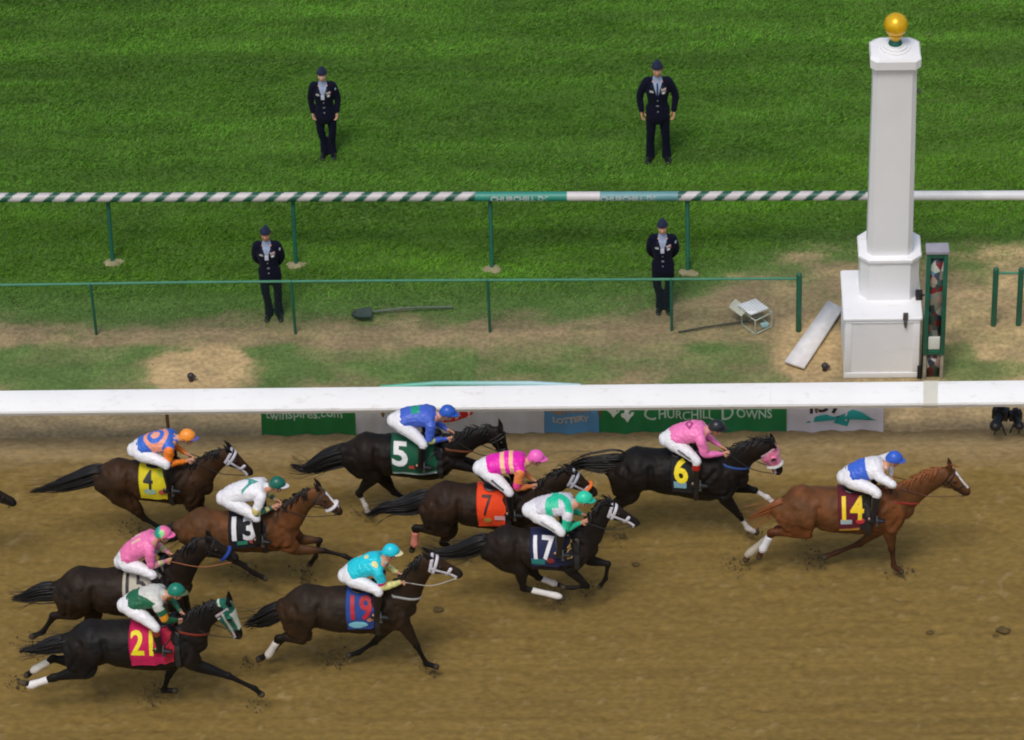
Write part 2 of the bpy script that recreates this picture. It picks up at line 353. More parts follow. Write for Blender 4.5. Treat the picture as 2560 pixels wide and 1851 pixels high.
# ================================================================ WHITE SAFETY RAIL
white_pvc = plain('white_pvc', (.84, .84, .83), .38, .03, 1.5)
def grime(m, amount, colour, scale):
    N, L = m.node_tree.nodes, m.node_tree.links; b = N['Principled BSDF']; src = b.inputs['Base Color'].links[0].from_socket
    tc = N.new('ShaderNodeTexCoord'); mp = N.new('ShaderNodeMapping'); mp.inputs['Scale'].default_value = (1, 2.5, 2.5); L.new(tc.outputs['Object'], mp.inputs['Vector']); no = N.new('ShaderNodeTexNoise'); no.inputs['Scale'].default_value = scale; no.inputs['Detail'].default_value = 10; no.inputs['Roughness'].default_value = .72; L.new(mp.outputs['Vector'], no.inputs['Vector'])
    r = N.new('ShaderNodeMapRange'); r.inputs['From Min'].default_value = .56; r.inputs['From Max'].default_value = .74; r.inputs['To Max'].default_value = amount; L.new(no.outputs['Fac'], r.inputs['Value'])
    mx = N.new('ShaderNodeMix'); mx.data_type = 'RGBA'; L.new(r.outputs['Result'], mx.inputs[0]); L.new(src, mx.inputs[6]); mx.inputs[7].default_value = (*colour, 1); L.new(mx.outputs[2], b.inputs['Base Color']); return m
grime(white_pvc, .45, (.42, .36, .24), 3.5)
green_paint = plain('green_paint', (.012, .105, .062), .45, .2, 5); pale_green = plain('pale_green', (.05, .21, .12), .5, .15, 5); brown_post = plain('muddy_post', (.19, .11, .035), .85, .3, 12, bump=.3)
def main_rail():
    zf, zb = 1.0, 1.10
    fl, fr = at_z(-2260, 1032+18.8, zf), at_z(4820, 1003-18.8, zf); bl, br = at_z(-2260, 980+20.1, zb), at_z(4820, 949-20.1, zb)
    root = empty('safety_rail', ((fl[0]+fr[0])/2, (bl[1]+br[1])/2, 0), 'long white safety rail with a sloping plastic cover, beside the dirt track', 'rail')
    prof = lambda f, b: [f+[0, .012, -.09], f+[0, -.01, -.03], f+[0, .0, .0], f+(b-f)*.33+[0, 0, .018], f+(b-f)*.72+[0, 0, .026], b+[0, 0, 0], b+[0, .03, -.03], b+[0, .03, -.09], b+[0, .0, -.09], b+[0, -.02, -.035], f+(b-f)*.5+[0, 0, -.03], f+[0, .045, -.05], f+[0, .04, -.09]]
    xj = at_z(2325, 985, 1.05)[0]
    def sec(x): t = (x-fl[0])/(fr[0]-fl[0]); return prof(fl+(fr-fl)*t, bl+(br-bl)*t)
    def cover(x0, x1, k, grow=0):
        P = [sec(x) for x in np.linspace(x0, x1, k)]; n = len(P[0]); V = np.concatenate(P)
        if grow: c = V.reshape(k, n, 3).mean(1, keepdims=True); V = (c+(V.reshape(k, n, 3)-c)*np.array([1, 1+grow, 1+grow*1.6])).reshape(-1, 3)
        Q = [[i*n+j, i*n+(j+1) % n, (i+1)*n+(j+1) % n, (i+1)*n+j] for i in range(k-1) for j in range(n)]
        return V, Q
    L = [fl[0], at_z(-900, 985, 1.05)[0]]
    edges = [fl[0], -13.5, -9., -4.4, -.3, 3.7, xj-.0, 9.8, 14.5, fr[0]]
    for a, b in zip(edges[:-1], edges[1:]):
        m = MB(); m.add(*cover(a+.0008, b-.0008, 24)); m.build('cover', white_pvc, root, angle=30)
    m = MB(); m.add(*cover(xj-.10, xj+.10, 3, .045)); m.build('joint_sleeve', M('sleeve', (.60, .58, .50), .5, .08, 3), root, angle=30)
    for px in (-2280+30, -1740, -1200, -660, -120, 422, 960, 1500, 2040, 2580, 3120, 3660, 4200, 4740):
        g = at_z(px, 1086-20*px/2560); m = MB(); t = (g[0]-fl[0])/(fr[0]-fl[0]); f = fl+(fr-fl)*t; b = bl+(br-bl)*t
        m.tube([g+[0, 0, -.1], g+[0, 0, .45], g+[0, .0, .75], [g[0], g[1]*.55+(f[1]+b[1])*.225, .90], (f+b)/2+[0, -.03, -.06]], [.026, .026, .024, .024, .022], lat=(1, 0, 0), seg=10)
        m.build('post', brown_post, root)
    # thin teal board clipped along the far edge of the rail
    a, c = at_z(955, 962, 1.06), at_z(1445, 958, 1.06)
    m = MB(); V = []
    for (px, py, z) in [(950, 964, 1.06), (1090, 953.5, 1.10), (1330, 953.5, 1.10), (1452, 960, 1.06)]: V.append(at_z(px, py, z))
    V = np.array(V); B = V+[0, .03, -.02]; D = V+[0, -.02, -.06]; W = np.concatenate([V, B, D, D+[0, .05, 0]])
    m.add(W, [[i, i+1, 4+i+1, 4+i] for i in range(3)]+[[8+i, 8+i+1, i+1, i] for i in range(3)]+[[12+i+1, 12+i, 4+i, 4+i+1] for i in range(3)])
    me = m.mesh('sign_strip'); k = np.clip((np.array([v.co.x for v in me.vertices])-V[0, 0])/(V[-1, 0]-V[0, 0]), 0, 1); paint(me, mix(np.array([.02, .33, .20]), np.array([.35, .55, .60]), sstep(0, .8, k)))
    place('sign_strip', me, painted('strip_paint', .4, .05, 3, .02), root)
main_rail()

# ================================================================ BANNERS under the rail
def banner(x0, x1, col, label, marks, group='advertising banners hung under the white rail', zt=.60):
    a = at_z(x0, np.interp(x0, [655, 2208], [1090, 1079])); b = at_z(x1, np.interp(x1, [655, 2208], [1090, 1079]))
    a[1] += .10; b[1] += .10
    root = empty('banner', (a+b)/2, label, 'banner', group); n = max(4, int((b[0]-a[0])/.05)); rows = 8
    W = b[0]-a[0]; u = np.linspace(0, 1, n); v = np.linspace(0, 1, rows); V = []
    fn = lambda uu, vv: a+(b-a)*uu+np.array([0, -.10-.03*math.sin(uu*W*5.1+vv)*.4+.16*vv+.020*math.sin(uu*W*13+vv*3)+.008*math.sin(uu*W*31-vv*5), .015+zt*vv])
    for vv in v:
        for uu in u: V.append(fn(uu, vv))
    V = np.array(V); nv = len(V); V = np.vstack([V, V+[0, .012, 0]])
    Q = [[j*n+i, j*n+i+1, (j+1)*n+i+1, (j+1)*n+i] for j in range(rows-1) for i in range(n-1)]; Q2 = [[nv+q for q in f[::-1]] for f in Q]
    bd = [i for i in range(n)]+[j*n+n-1 for j in range(1, rows)]+[(rows-1)*n+i for i in range(n-2, -1, -1)]+[j*n for j in range(rows-2, 0, -1)]
    Q3 = [[bd[k], nv+bd[k], nv+bd[(k+1) % len(bd)], bd[(k+1) % len(bd)]] for k in range(len(bd))]
    MB().add(V, Q+Q2+Q3).build('banner_cloth', plain('banner_%d' % x0, col, .55, .08, 2), root)
    on = lambda P, off: np.array([fn(p[0]/W, p[1]/zt)+[0, -off, 0] for p in P])
    for (kind, data, mcol, off) in marks:
        if kind == 'text':
            body, size, cx, cz, bold, sx, name = data; Vt, Tt = text_mesh(body, size, bold, fine=.05); sx = sx if sx > 0 else -sx/np.ptp(Vt[:, 0]); P = np.stack([cx+Vt[:, 0]*sx, cz+Vt[:, 1]], 1); m = MB(); m.add(on(P, off), [], Tt)
        else:
            name = data[0]; P = np.array(data[1]); c = P.mean(0); k = len(P); PP = np.vstack([P, c]); m = MB(); m.add(on(PP, off), [], [[i, (i+1) % k, k] for i in range(k)])
        m.build(name, M('mark_%s' % (mcol,), mcol, .55, .05, 3), root, smooth=False)
ell = lambda cx, cz, rx, rz, k=28, tilt=0: [(cx+rx*math.cos(t)*math.cos(tilt)-rz*math.sin(t)*math.sin(tilt), cz+rx*math.cos(t)*math.sin(tilt)+rz*math.sin(t)*math.cos(tilt)) for t in np.linspace(0, 2*math.pi, k, endpoint=False)]
banner(655, 890, (.006, .16, .035), 'dark green banner with pale web address lettering, leftmost under the white rail', [('text', ('twinspires.com', .19, .62, .31, .003, -1.10, 'lettering'), (.36, .48, .38), .006)])
banner(891, 1361, (.50, .50, .52), 'plain grey-white banner with a red oval emblem behind the blue capped jockey', [('poly', ('emblem', ell(1.38, .35, .31, .16, tilt=.12)), (.50, .008, .010), .005), ('text', ('Yum!', .19, 1.44, .33, .012, 1.0, 'lettering'), (.75, .55, .52), .010)])
banner(1362, 1498, (.085, .26, .48), 'small light blue banner with faded tan lettering between grey and green banners', [('text', ('KENTUCKY', .10, .37, .33, .006, 1.1, 'lettering'), (.32, .22, .13), .006), ('text', ('LOTTERY', .11, .37, .20, .006, 1.1, 'lettering'), (.42, .40, .36), .006), ('text', ('RACING', .08, .37, .43, .006, 1.1, 'lettering'), (.36, .17, .12), .006)])
SPIRE = [[(0, 0), (.02, .05), (.035, .16), (.035, .36), (-.035, .36), (-.035, .16), (-.02, .05)]]
def spire(cx, cz, s):
    return [(cx+x*s, cz+z*s) for x, z in [(-.03, .40), (-.035, .24), (-.06, .22), (-.05, .17), (-.13, .16), (-.12, .10), (-.06, .06), (0, -.02), (.06, .06), (.12, .10), (.13, .16), (.05, .17), (.06, .22), (.035, .24), (.03, .40)]]
banner(1499, 1966, (.004, .17, .045), 'long green banner with twin spire emblem and pale capital lettering behind the pink jockey', [('poly', ('spire_mark', spire(.20, .26, .72)), (.62, .68, .62), .005), ('poly', ('spire_mark', spire(.40, .18, .72)), (.62, .68, .62), .005), ('text', ('C', .27, .72, .275, .002, 1., 'lettering'), (.42, .56, .46), .006), ('text', ('HURCHILL', .19, 1.23, .257, .002, -.78, 'lettering'), (.42, .56, .46), .006), ('text', ('D', .27, 1.82, .275, .002, 1., 'lettering'), (.42, .56, .46), .006), ('text', ('OWNS', .19, 2.20, .257, .002, -.50, 'lettering'), (.42, .56, .46), .006)])
wave = [(a_, b_-.10) for a_, b_ in [(.26, .24), (.42, .33), (.56, .34), (.66, .30), (.80, .36), (.93, .40), (1.05, .38), (1.20, .30), (1.28, .27), (1.10, .29), (.98, .30), (.90, .28), (.86, .17), (.78, .20), (.66, .22), (.70, .27), (.60, .29), (.45, .27)]]
banner(1967, 2208, (.58, .56, .62), 'pale lilac banner with black numerals over a teal wave, rightmost under the rail', [('poly', ('wave_mark', wave), (.004, .28, .26), .005), ('text', ('137', .30, .52, .37, .006, 1.15, 'lettering'), (.01, .01, .012), .008), ('poly', ('red_mark', ell(.93, .41, .09, .04)), (.5, .04, .03), .005)])

# ================================================================ STRIPED TURF RAIL
def turf_rail():
    z = 1.15; a, b = at_z(-2260, 491+4.5, z), at_z(4820, 484-4.5, z)
    root = empty('striped_rail', ((a[0]+b[0])/2, a[1]+.1, 0), 'green and white striped pipe rail on thin green posts crossing the turf', 'rail')
    xr = lambda px: at_z(px, 487, z)[0]
    marks = [xr(1187), xr(1417), xr(1500), xr(1694), xr(2255)]
    x = np.arange(a[0], b[0], .014); y = np.interp(x, [a[0], b[0]], [a[1], b[1]]); n = len(x); seg = 20; r = .072
    an = np.arange(seg)*2*math.pi/seg; V = np.stack([np.repeat(x, seg), np.repeat(y, seg)+np.tile(np.cos(an)*r, n), z-.03+np.tile(np.sin(an)*r, n)], 1)
    I = np.arange(n-1)[:, None]*seg; J = np.arange(seg)[None]; Q = np.stack([I+J, I+(J+1) % seg, I+seg+(J+1) % seg, I+seg+J], -1).reshape(-1, 4)
    me = mesh_np('rail_pipe', V, Q); ang = np.tile(an, n); X = V[:, 0]
    per = .335; ph = ((X-.085*np.sin(ang+.66)-.02) / per) % 1.0
    white = np.array([.54, .50, .50]); grn = np.array([.010, .085, .052]); col = np.where(((ph > .41))[:, None], white, grn)
    col[(X > marks[0]) & (X < marks[1])] = (.03, .24, .18); col[(X >= marks[1]) & (X < marks[2])] = (.62, .58, .58); col[(X >= marks[2]) & (X < marks[3])] = (.12, .28, .30); col[X > marks[4]] = (.66, .66, .67)
    paint(me, col); place('rail_pipe', me, painted('rail_stripes', .45, .08, 4, .02), root)
    for body, px in (('CHURCHILL DOWNS', 1325), ('CHURCHILL DOWNS', 1597)):
        Vt, Tt = text_mesh(body, .115, .004, fine=.05); c = at_z(px, 487, z); w_ = np.ptp(Vt[:, 0]); sx = (1.18 if px < 1400 else 1.15)/w_; th = .0+(Vt[:, 1])/r
        yy = np.interp(c[0], [a[0], b[0]], [a[1], b[1]])
        P = np.stack([c[0]+Vt[:, 0]*sx, yy-np.cos(th)*(r+.003), z-.03+np.sin(th)*(r+.003)], 1); MB().add(P, [], Tt).build('lettering', M('rail_letter', (.42, .46, .44), .6, .05, 3), root, smooth=False)
    for px, pb in ((-2160, 640), (-1660, 640), (-1170, 640), (-680, 640), (-190, 655), (268, 658), (731, 664), (1225, 677), (1718, 685), (2210, 690), (2700, 690), (3190, 690), (3680, 690), (4170, 690), (4660, 690)):
        t = at_z(px, 490-6*px/2560, z-.05); g = at_z(px+(5 if px < 1000 else 2), pb); m = MB(); gy_ = t[1] if px > 2000 or px < 0 else g[1]
        m.tube([(t[0], gy_, -.1), (t[0], (gy_+t[1])/2, .5), (t[0], t[1]+.02, z-.06)], .032, seg=10); m.build('post', green_paint, root)
        m = MB(); r9 = np.random.default_rng(abs(px)); ol = [((.11+.08*r9.random())*math.cos(q_), (.07+.06*r9.random())*math.sin(q_)) for q_ in np.linspace(0, 2*math.pi, 14, endpoint=False)]; gz = float(h_ground(np.array([t[0]]), np.array([gy_]))[0]); m.prism((t[0], gy_, gz), [(ol, -.05), (ol, .012), ([(x_*.6, y_*.6) for x_, y_ in ol], .03)]); m.build('footing', M('footing', (.27, .24, .13), .9, .2, 12, bump=.4), root)
turf_rail()

# ================================================================ GREEN MESH FENCES
def fence(tops, posts, thick, label, bot):
    z = .95; P = np.array([at_z(px, py, z) for px, py in tops]); root = empty('mesh_fence', (P[:, 0].mean(), P[:, 1].mean(), 0), label, 'fence', 'low green mesh fences beside the track')
    yl = lambda x: np.interp(x, P[:, 0], P[:, 1])
    m = MB(); m.tube(P, .020, seg=10); m.build('top_rail', pale_green, root)
    for px, py in posts:
        x = at_z(px, py, z)[0]; r = .042 if px in thick else .022; m = MB(); m.tube([(x, yl(x), -.1), (x, yl(x), z+(.06 if px in thick else 0))], r, seg=10, sub=2); m.build('post', green_paint, root)
    x0, x1 = P[0, 0], P[-1, 0]; V, Q = [], []; r = .0011; k = 0
    def wire(p, q):
        nonlocal k
        p, q = np.array(p), np.array(q); d = (q-p)/np.linalg.norm(q-p); s = np.cross(d, (0, 1, 0)); s = s/np.linalg.norm(s)*r; o = np.array([0, r, 0])
        V.extend([p-s, p+o, p+s, q-s, q+o, q+s]); Q.extend([[k, k+1, k+4, k+3], [k+1, k+2, k+5, k+4], [k+2, k, k+3, k+5]]); k += 6
    step = .055
    for x in np.arange(x0-.0, x1, step):
        for sg in (1, -1):
            xa, xb = (x, x+z*.9*sg); 
            if x0 <= xb <= x1: wire((xa, yl(xa), .04), (xb, yl(xb), z-.02))
    MB().add(V, Q).build('mesh_panel', M('wire', (.05, .12, .07), .5, .1, 5, metal=.2), root, smooth=False)
fence([(-2100, 727), (-300, 716), (0, 713), (230, 710), (500, 706), (1000, 702), (1400, 700), (1998, 697)], [(-2090, 727), (-1630, 724), (-1170, 721), (-700, 718), (-240, 715), (226, 709), (728, 704), (1219, 701), (1678, 699), (1998, 697)], (1998,), 'long low green mesh fence with thin posts behind the white rail', 0)
fence([(2490, 683), (2520, 683), (2553, 683), (2620, 683), (2760, 683), (3000, 682), (4300, 680)], [(2490, 683), (2553, 683), (3000, 682), (3450, 682), (3900, 682), (4290, 682)], (2490, 2553), 'short end of green mesh fence at the right edge beyond the mirror board', 0)

# ================================================================ WINNING POST
wp_paint = plain('winning_post_paint', (.83, .83, .84), .42, .035, 1.2, bump=.05, bscale=20)
grime(wp_paint, .30, (.40, .36, .28), 2.5)
def ngon(wx, wy, ch):
    x, y = wx/2, wy/2; return [(-x+ch, -y), (x-ch, -y), (x, -y+ch), (x, y-ch), (x-ch, y), (-x+ch, y), (-x, y-ch), (-x, -y+ch)]
def winning_post():
    bl, br = at_z(2109, 946, 0), at_z(2297, 945, 0); W = br[0]-bl[0]; y0 = (bl[1]+br[1])/2; D = 1.12; zb = 1.10
    root = empty('winning_post', ((bl[0]+br[0])/2, y0+D/2, 0), 'tall white painted winning post on a square stepped base, topped with a gold ball', 'winning post')
    cx, cy = (bl[0]+br[0])/2, y0+D/2
    m = MB(); m.prism((cx, cy, 0), [(ngon(W, D, .02), -.1), (ngon(W, D, .02), zb-.045), (ngon(W+.05, D+.05, .02), zb-.04), (ngon(W+.05, D+.05, .02), zb-.012), (ngon(W+.03, D+.03, .02), zb)]); m.build('base', wp_paint, root, angle=20)
    for sx, sz, ww, hh in ((0, zb-.085, W-.02, .025), (0, .06, W-.02, .09)): m = MB(); m.box((cx, y0-.006, sz), (ww, .016, hh), bev=.004); m.build('trim', wp_paint, root)
    for sx in (-1, 1): m = MB(); m.box((cx+sx*(W/2-.055), y0-.004, .56), (.09, .014, .86), bev=.003); m.build('trim', wp_paint, root)
    f = at_z(2222, 751, zb); w2 = .84; d2 = .68; zm = zb+.74; c2 = (f[0]+.005, f[1]+d2/2)
    m = MB(); m.prism((c2[0], c2[1], 0), [(ngon(w2, d2, .13), zb-.02), (ngon(w2, d2, .13), zm-.07), (ngon(w2+.06, d2+.06, .14), zm-.06), (ngon(w2+.06, d2+.06, .14), zm-.015), (ngon(w2+.03, d2+.03, .14), zm)]); m.build('plinth', wp_paint, root, angle=20)
    f = at_z(2225, 640, zm); w3 = .645; d3 = .46; c3 = (f[0], f[1]+d3/2); 
    # column height from the cap's lower front edge
    top = at_y(2235, 175, c3[1]-d3/2-.05); zt = top[2]
    m = MB(); m.prism((c3[0], c3[1], 0), [(ngon(w3, d3, .07), zm-.02), (ngon(w3-.045, d3-.03, .065), zt)]); m.build('column', plain('column_paint', (.80, .80, .81), .5, .04, 1.5, bump=.05, bscale=20), root, angle=20)
    c4 = (c3[0]+.0, c3[1])
    m = MB(); m.prism((c4[0], c4[1], 0), [(ngon(.62, .46, .06), zt-.02), (ngon(.695, .58, .07), zt+.0), (ngon(.70, .59, .08), zt+.13), (ngon(.665, .55, .13), zt+.165), (ngon(.50, .42, .13), zt+.18)]); cap = m.build('cap', wp_paint, root, angle=20)
    for i, r in enumerate((.21, .165, .12)): m = MB(); m.tube([(c4[0], c4[1], zt+.17+.025*i), (c4[0], c4[1], zt+.20+.025*i)], r, seg=28, sub=2, cap=False, lat=(0, 1, 0)); V, Q, T = m.V[0], m.Q[0], m.T[0]; m.build('cap_ring', wp_paint, cap)
    bc = at_y(2238, 62, c4[1]); 
    m = MB(); m.tube([(c4[0], c4[1], zt+.22), (c4[0], c4[1], zt+.27), (c4[0], c4[1], bc[2]-.22)], [.11, .09, .06], seg=20, sub=4); m.build('neck', M('post_neck', (.01, .10, .075), .4, .1), root)
    m = MB(); rr = .168; m.tube([(c4[0], c4[1], bc[2]-.27), (c4[0], c4[1], bc[2]-.21), (c4[0], c4[1], bc[2]-.15)], [.05, .08, .11], seg=24, sub=4); m.ball((c4[0], c4[1], bc[2]), rr, 32); m.build('gold_ball', plain('gold_leaf', (.80, .46, .012), .30, .12, 6, metal=.35), root)
    # hasp on the lid edge, dark box on the plinth and a cable at the foot
    h = at_y(2264, 795, y0-.02); m = MB(); m.box(h+np.array([0, 0, .02]), (.075, .03, .13), bev=.008); m.box(h+np.array([0, -.02, -.085]), (.05, .03, .07), bev=.008); m.ball(h+np.array([0, -.03, -.13]), (.018, .012, .035), 10); m.build('hasp', M('steel', (.16, .16, .15), .4, .2, 20, metal=.7), root)
    b = at_z(2299, 748, zb); m = MB(); m.box((b[0]-.01, b[1]+.02, zb+.06), (.10, .12, .11), bev=.01); m.tube([(b[0]+.02, b[1]+.02, zb+.05), (b[0]+.09, b[1]+.0, zb+.03), (cx+W/2+.05, y0+.1, zb-.2), (cx+W/2+.04, y0+.02, .4), (cx+W/2+.03, y0-.02, .0)], .014, seg=8); m.build('cable_box', M('black_rubber', (.012, .012, .013), .5, .2), root)
    m = MB(); c = at_y(2298, 930, y0-.01); m.box((c[0]-.005, y0-.02, .12), (.05, .04, .22), bev=.008); m.build('cable_clamp', M('black_rubber'), root)
    m = MB(); c = at_y(2297, 228, c3[1]); m.ball(c, .03, 8); m.box(c+np.array([-.05, 0, 0]), (.09, .015, .015)); m.build('lamp_bracket', M('steel'), root)
winning_post()

# ================================================================ MIRROR BOARD
def mirror_board():
    y0 = at_z(2331, 946, 0)[1]; xl, xr_ = at_z(2305, 946)[0], at_z(2358, 946)[0]; W = xr_-xl; cx = (xl+xr_)/2+.0
    zt = at_y(2331, 632, y0)[2]; z0 = at_y(2331, 884, y0)[2]
    root = empty('mirror_board', (cx, y0, 0), 'narrow upright finish line mirror in a dark green frame beside the white post', 'mirror')
    for s in (-1, 1): m = MB(); m.box((cx+s*(W/2-.03), y0, (zt+z0)/2), (.062, .09, zt-z0), bev=.006); m.build('frame', green_paint, root)
    for z in (z0+.04, zt-.04): m = MB(); m.box((cx, y0, z), (W-.13, .084, .07), bev=.006); m.build('frame', green_paint, root)
    m = MB(); m.box((cx, y0+.05, zt+.03), (W+.02, .22, .05), bev=.008); m.build('cap', M('cap_grey', (.30, .29, .34), .6, .1), root)
    for s in (-1, 1): m = MB(); m.box((cx+s*(W/2-.03), y0, z0/2-.05), (.045, .05, z0+.08), bev=.005); m.build('leg', M('old_wood', (.30, .27, .20), .8, .25, 8), root)
    # mirror pane: reflection of the grandstand crowd painted in as streaky colour cells
    mt, N, L, b = new_mat('painted_reflection'); tc = N.new('ShaderNodeTexCoord'); mp = N.new('ShaderNodeMapping'); mp.inputs['Scale'].default_value = (9, 1, 6.5); mp.inputs['Rotation'].default_value = (0, .35, 0); L.new(tc.outputs['Object'], mp.inputs['Vector'])
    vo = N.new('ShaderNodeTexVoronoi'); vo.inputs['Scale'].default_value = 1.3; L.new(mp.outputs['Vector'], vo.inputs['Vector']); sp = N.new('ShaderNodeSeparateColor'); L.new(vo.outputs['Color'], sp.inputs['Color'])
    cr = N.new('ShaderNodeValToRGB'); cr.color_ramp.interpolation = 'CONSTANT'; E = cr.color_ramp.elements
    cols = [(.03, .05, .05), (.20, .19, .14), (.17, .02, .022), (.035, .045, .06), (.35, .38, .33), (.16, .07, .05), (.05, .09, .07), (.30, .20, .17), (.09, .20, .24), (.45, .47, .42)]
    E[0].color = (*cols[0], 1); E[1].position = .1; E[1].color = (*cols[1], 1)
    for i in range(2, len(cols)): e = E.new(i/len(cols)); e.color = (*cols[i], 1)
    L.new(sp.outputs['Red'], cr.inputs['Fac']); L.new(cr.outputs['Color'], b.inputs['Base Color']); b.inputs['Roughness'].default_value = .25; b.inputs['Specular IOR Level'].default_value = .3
    m = MB(); m.box((cx, y0+.01, (zt+z0)/2), (W-.12, .03, zt-z0-.14)); m.build('glass', mt, root, smooth=False)
    m = MB(); m.box((cx, y0-.012, z0+.20), (W-.14, .02, .22), bev=.004); m.build('notice', M('notice', (.68, .70, .64), .6, .05), root)
    m = MB(); m.box((cx, y0+.02, z0/2), (W-.12, .02, z0-.06)); m.build('lower_panel', mt, root, smooth=False)
mirror_board()

# ================================================================ SMALL THINGS ON THE VERGE
def plank():
    P = [at_z(*p) for p in ((1962, 914), (2010, 930), (2106, 789), (2070, 769))]; c = np.mean(P, 0); V = [p+[0, 0, .04] for p in P]+[p+[0, 0, .085] for p in P]
    V = np.array(V); V[[2, 3, 6, 7], 2] += .05
    o = MB().add(V, [[3, 2, 1, 0], [4, 5, 6, 7], [0, 1, 5, 4], [1, 2, 6, 5], [2, 3, 7, 6], [3, 0, 4, 7]]).build('plank', plain('whitewashed_board', (.70, .68, .67), .7, .10, 7, bump=.15, bscale=25), smooth=False)
    origin_to(o, c); tag(o, 'white painted board lying aslant on the sand against the winning post base', 'board')
plank()
def case():
    g = at_z(1885, 805); root = empty('equipment_case', g, 'square clear box with a tilted white lid behind the green mesh fence', 'case')
    c = at_z(1883, 768, .33); m = MB(); m.box(c, (.34, .30, .03), rz=R(38), ry=R(8), bev=.008); m.build('lid', M('lid_white', (.74, .76, .76), .4, .08), root)
    c2 = at_z(1888, 778, .28); m = MB(); m.box(at_z(1846, 770, .30), (.16, .30, .02), rz=R(38), ry=R(-35), bev=.005); m.build('flap', M('lid_flap', (.50, .52, .42), .5, .1), root)
    base = at_z(1892, 800, .12); f = .17; m = MB()
    for a in range(4):
        p = base+np.array([math.cos(R(38+90*a+45))*f*1.3, math.sin(R(38+90*a+45))*f*1.3, 0]); q = base+np.array([math.cos(R(128+90*a+45))*f*1.3, math.sin(R(128+90*a+45))*f*1.3, 0])
        m.tube([p+[0, 0, -.12], p+[0, 0, .16]], .012, seg=8, sub=2); m.tube([p+[0, 0, -.1], q+[0, 0, -.1]], .010, seg=8, sub=2, lat=(0, 0, 1)); m.tube([p+[0, 0, .15], q+[0, 0, .15]], .010, seg=8, sub=2, lat=(0, 0, 1))
    m.build('frame', M('case_frame', (.38, .42, .34), .5, .1), root)
    m = MB(); m.box(at_z(1911, 813, .05), (.11, .07, .06), rz=R(20), bev=.01); m.build('pouch', M('pouch', (.35, .55, .56), .5, .1), root)
    a, b = at_z(1697, 830, .03), at_z(1870, 803, .05); o = MB().tube([a, (a+b)/2+[0, 0, .01], b], .013, seg=8, lat=(0, 0, 1)).build('pole', M('dark_pole', (.05, .055, .04), .5, .2))
    origin_to(o, a); tag(o, 'thin dark pole lying on bare ground beside the white lidded box', 'pole')
case()
def shovel():
    a, b = at_z(925, 780, .05), at_z(1130, 768, .05); root = empty('shovel', a, 'long handled shovel with dark blade lying in the grass behind the fence', 'shovel')
    m = MB(); m.tube([a, (a+b)/2+[0, 0, .03], b], .016, seg=8, lat=(0, 0, 1)); m.build('handle', M('handle_wood', (.13, .16, .13), .6, .2), root)
    c = at_z(906, 790, .05); V, Q = [], []
    for i, t in enumerate(np.linspace(0, 1, 6)):
        for j, u in enumerate(np.linspace(-1, 1, 7)): ww = .115*math.sqrt(max(0, 1-(t*1.0)**3))+.01; V.append(c+[.14-.30*t, u*ww, .02+.05*u*u-.02*t])
    Q = [[i*7+j, i*7+j+1, (i+1)*7+j+1, (i+1)*7+j] for i in range(5) for j in range(6)]; nV = len(V); V = V+[v+[0, 0, -.01] for v in V]; Q = Q+[[nV+k for k in q[::-1]] for q in Q]
    MB().add(V, Q).build('blade', M('blade', (.04, .065, .055), .8, .2), root)
shovel()
for i, (px, py, lab) in enumerate(((478, 952, 'small dark sprinkler head in the pale sandy patch behind the rail'), (2062, 927, 'small dark sprinkler head in sand at the foot of the white board'))):
    g = at_z(px, py); m = MB(); m.tube([g+[0, 0, -.02], g+[0, 0, .05], g+[0, 0, .085]], [.035, .04, .055], seg=14, sub=3); m.ball(g+[.05, -.01, .08], (.03, .03, .02), 10); o = m.build('sprinkler_head', M('sprinkler', (.035, .025, .03), .5, .3)); origin_to(o, g); tag(o, lab, 'sprinkler', 'sprinkler heads set in the verge')
def remote_camera(px, py, s, lab, yaw):
    g = at_z(px, py); root = empty('remote_camera', g, lab, 'camera', 'black remote cameras standing under the rail'); blk = M('camera_black', (.008, .009, .011), .45, .2)
    ca, sa = math.cos(yaw), math.sin(yaw); d = np.array([ca, sa, 0]); n = np.array([-sa, ca, 0])
    m = MB()
    for a in (90, 210, 330): m.tube([g+[0, 0, .16*s], g+[math.cos(R(a))*.07*s, math.sin(R(a))*.07*s, .0]], [.013, .009], seg=8, sub=2)
    m.ball(g+[0, 0, .17*s], .03*s, 10); m.build('tripod', blk, root)
    m = MB(); m.box(g+[0, 0, .26*s], (.09*s, .17*s, .13*s), rz=yaw, bev=.012); m.box(g+np.array([0, 0, .34*s]), (.06*s, .07*s, .05*s), rz=yaw, bev=.01); m.build('camera_body', blk, root)
    m = MB(); c = g+np.array([0, 0, .26*s]); m.tube([c+d*.04*s, c+d*.12*s, c+d*.20*s, c+d*.22*s], [.05*s, .048*s, .06*s, .062*s], seg=16, sub=3, lat=(0, 0, 1)); m.build('lens', blk, root)
remote_camera(2499, 1082, 1.35, 'larger black remote camera on a low tripod, left one of the pair', R(252)); remote_camera(2536, 1078, 1.1, 'smaller black remote camera on a low tripod, right one of the pair', R(280))
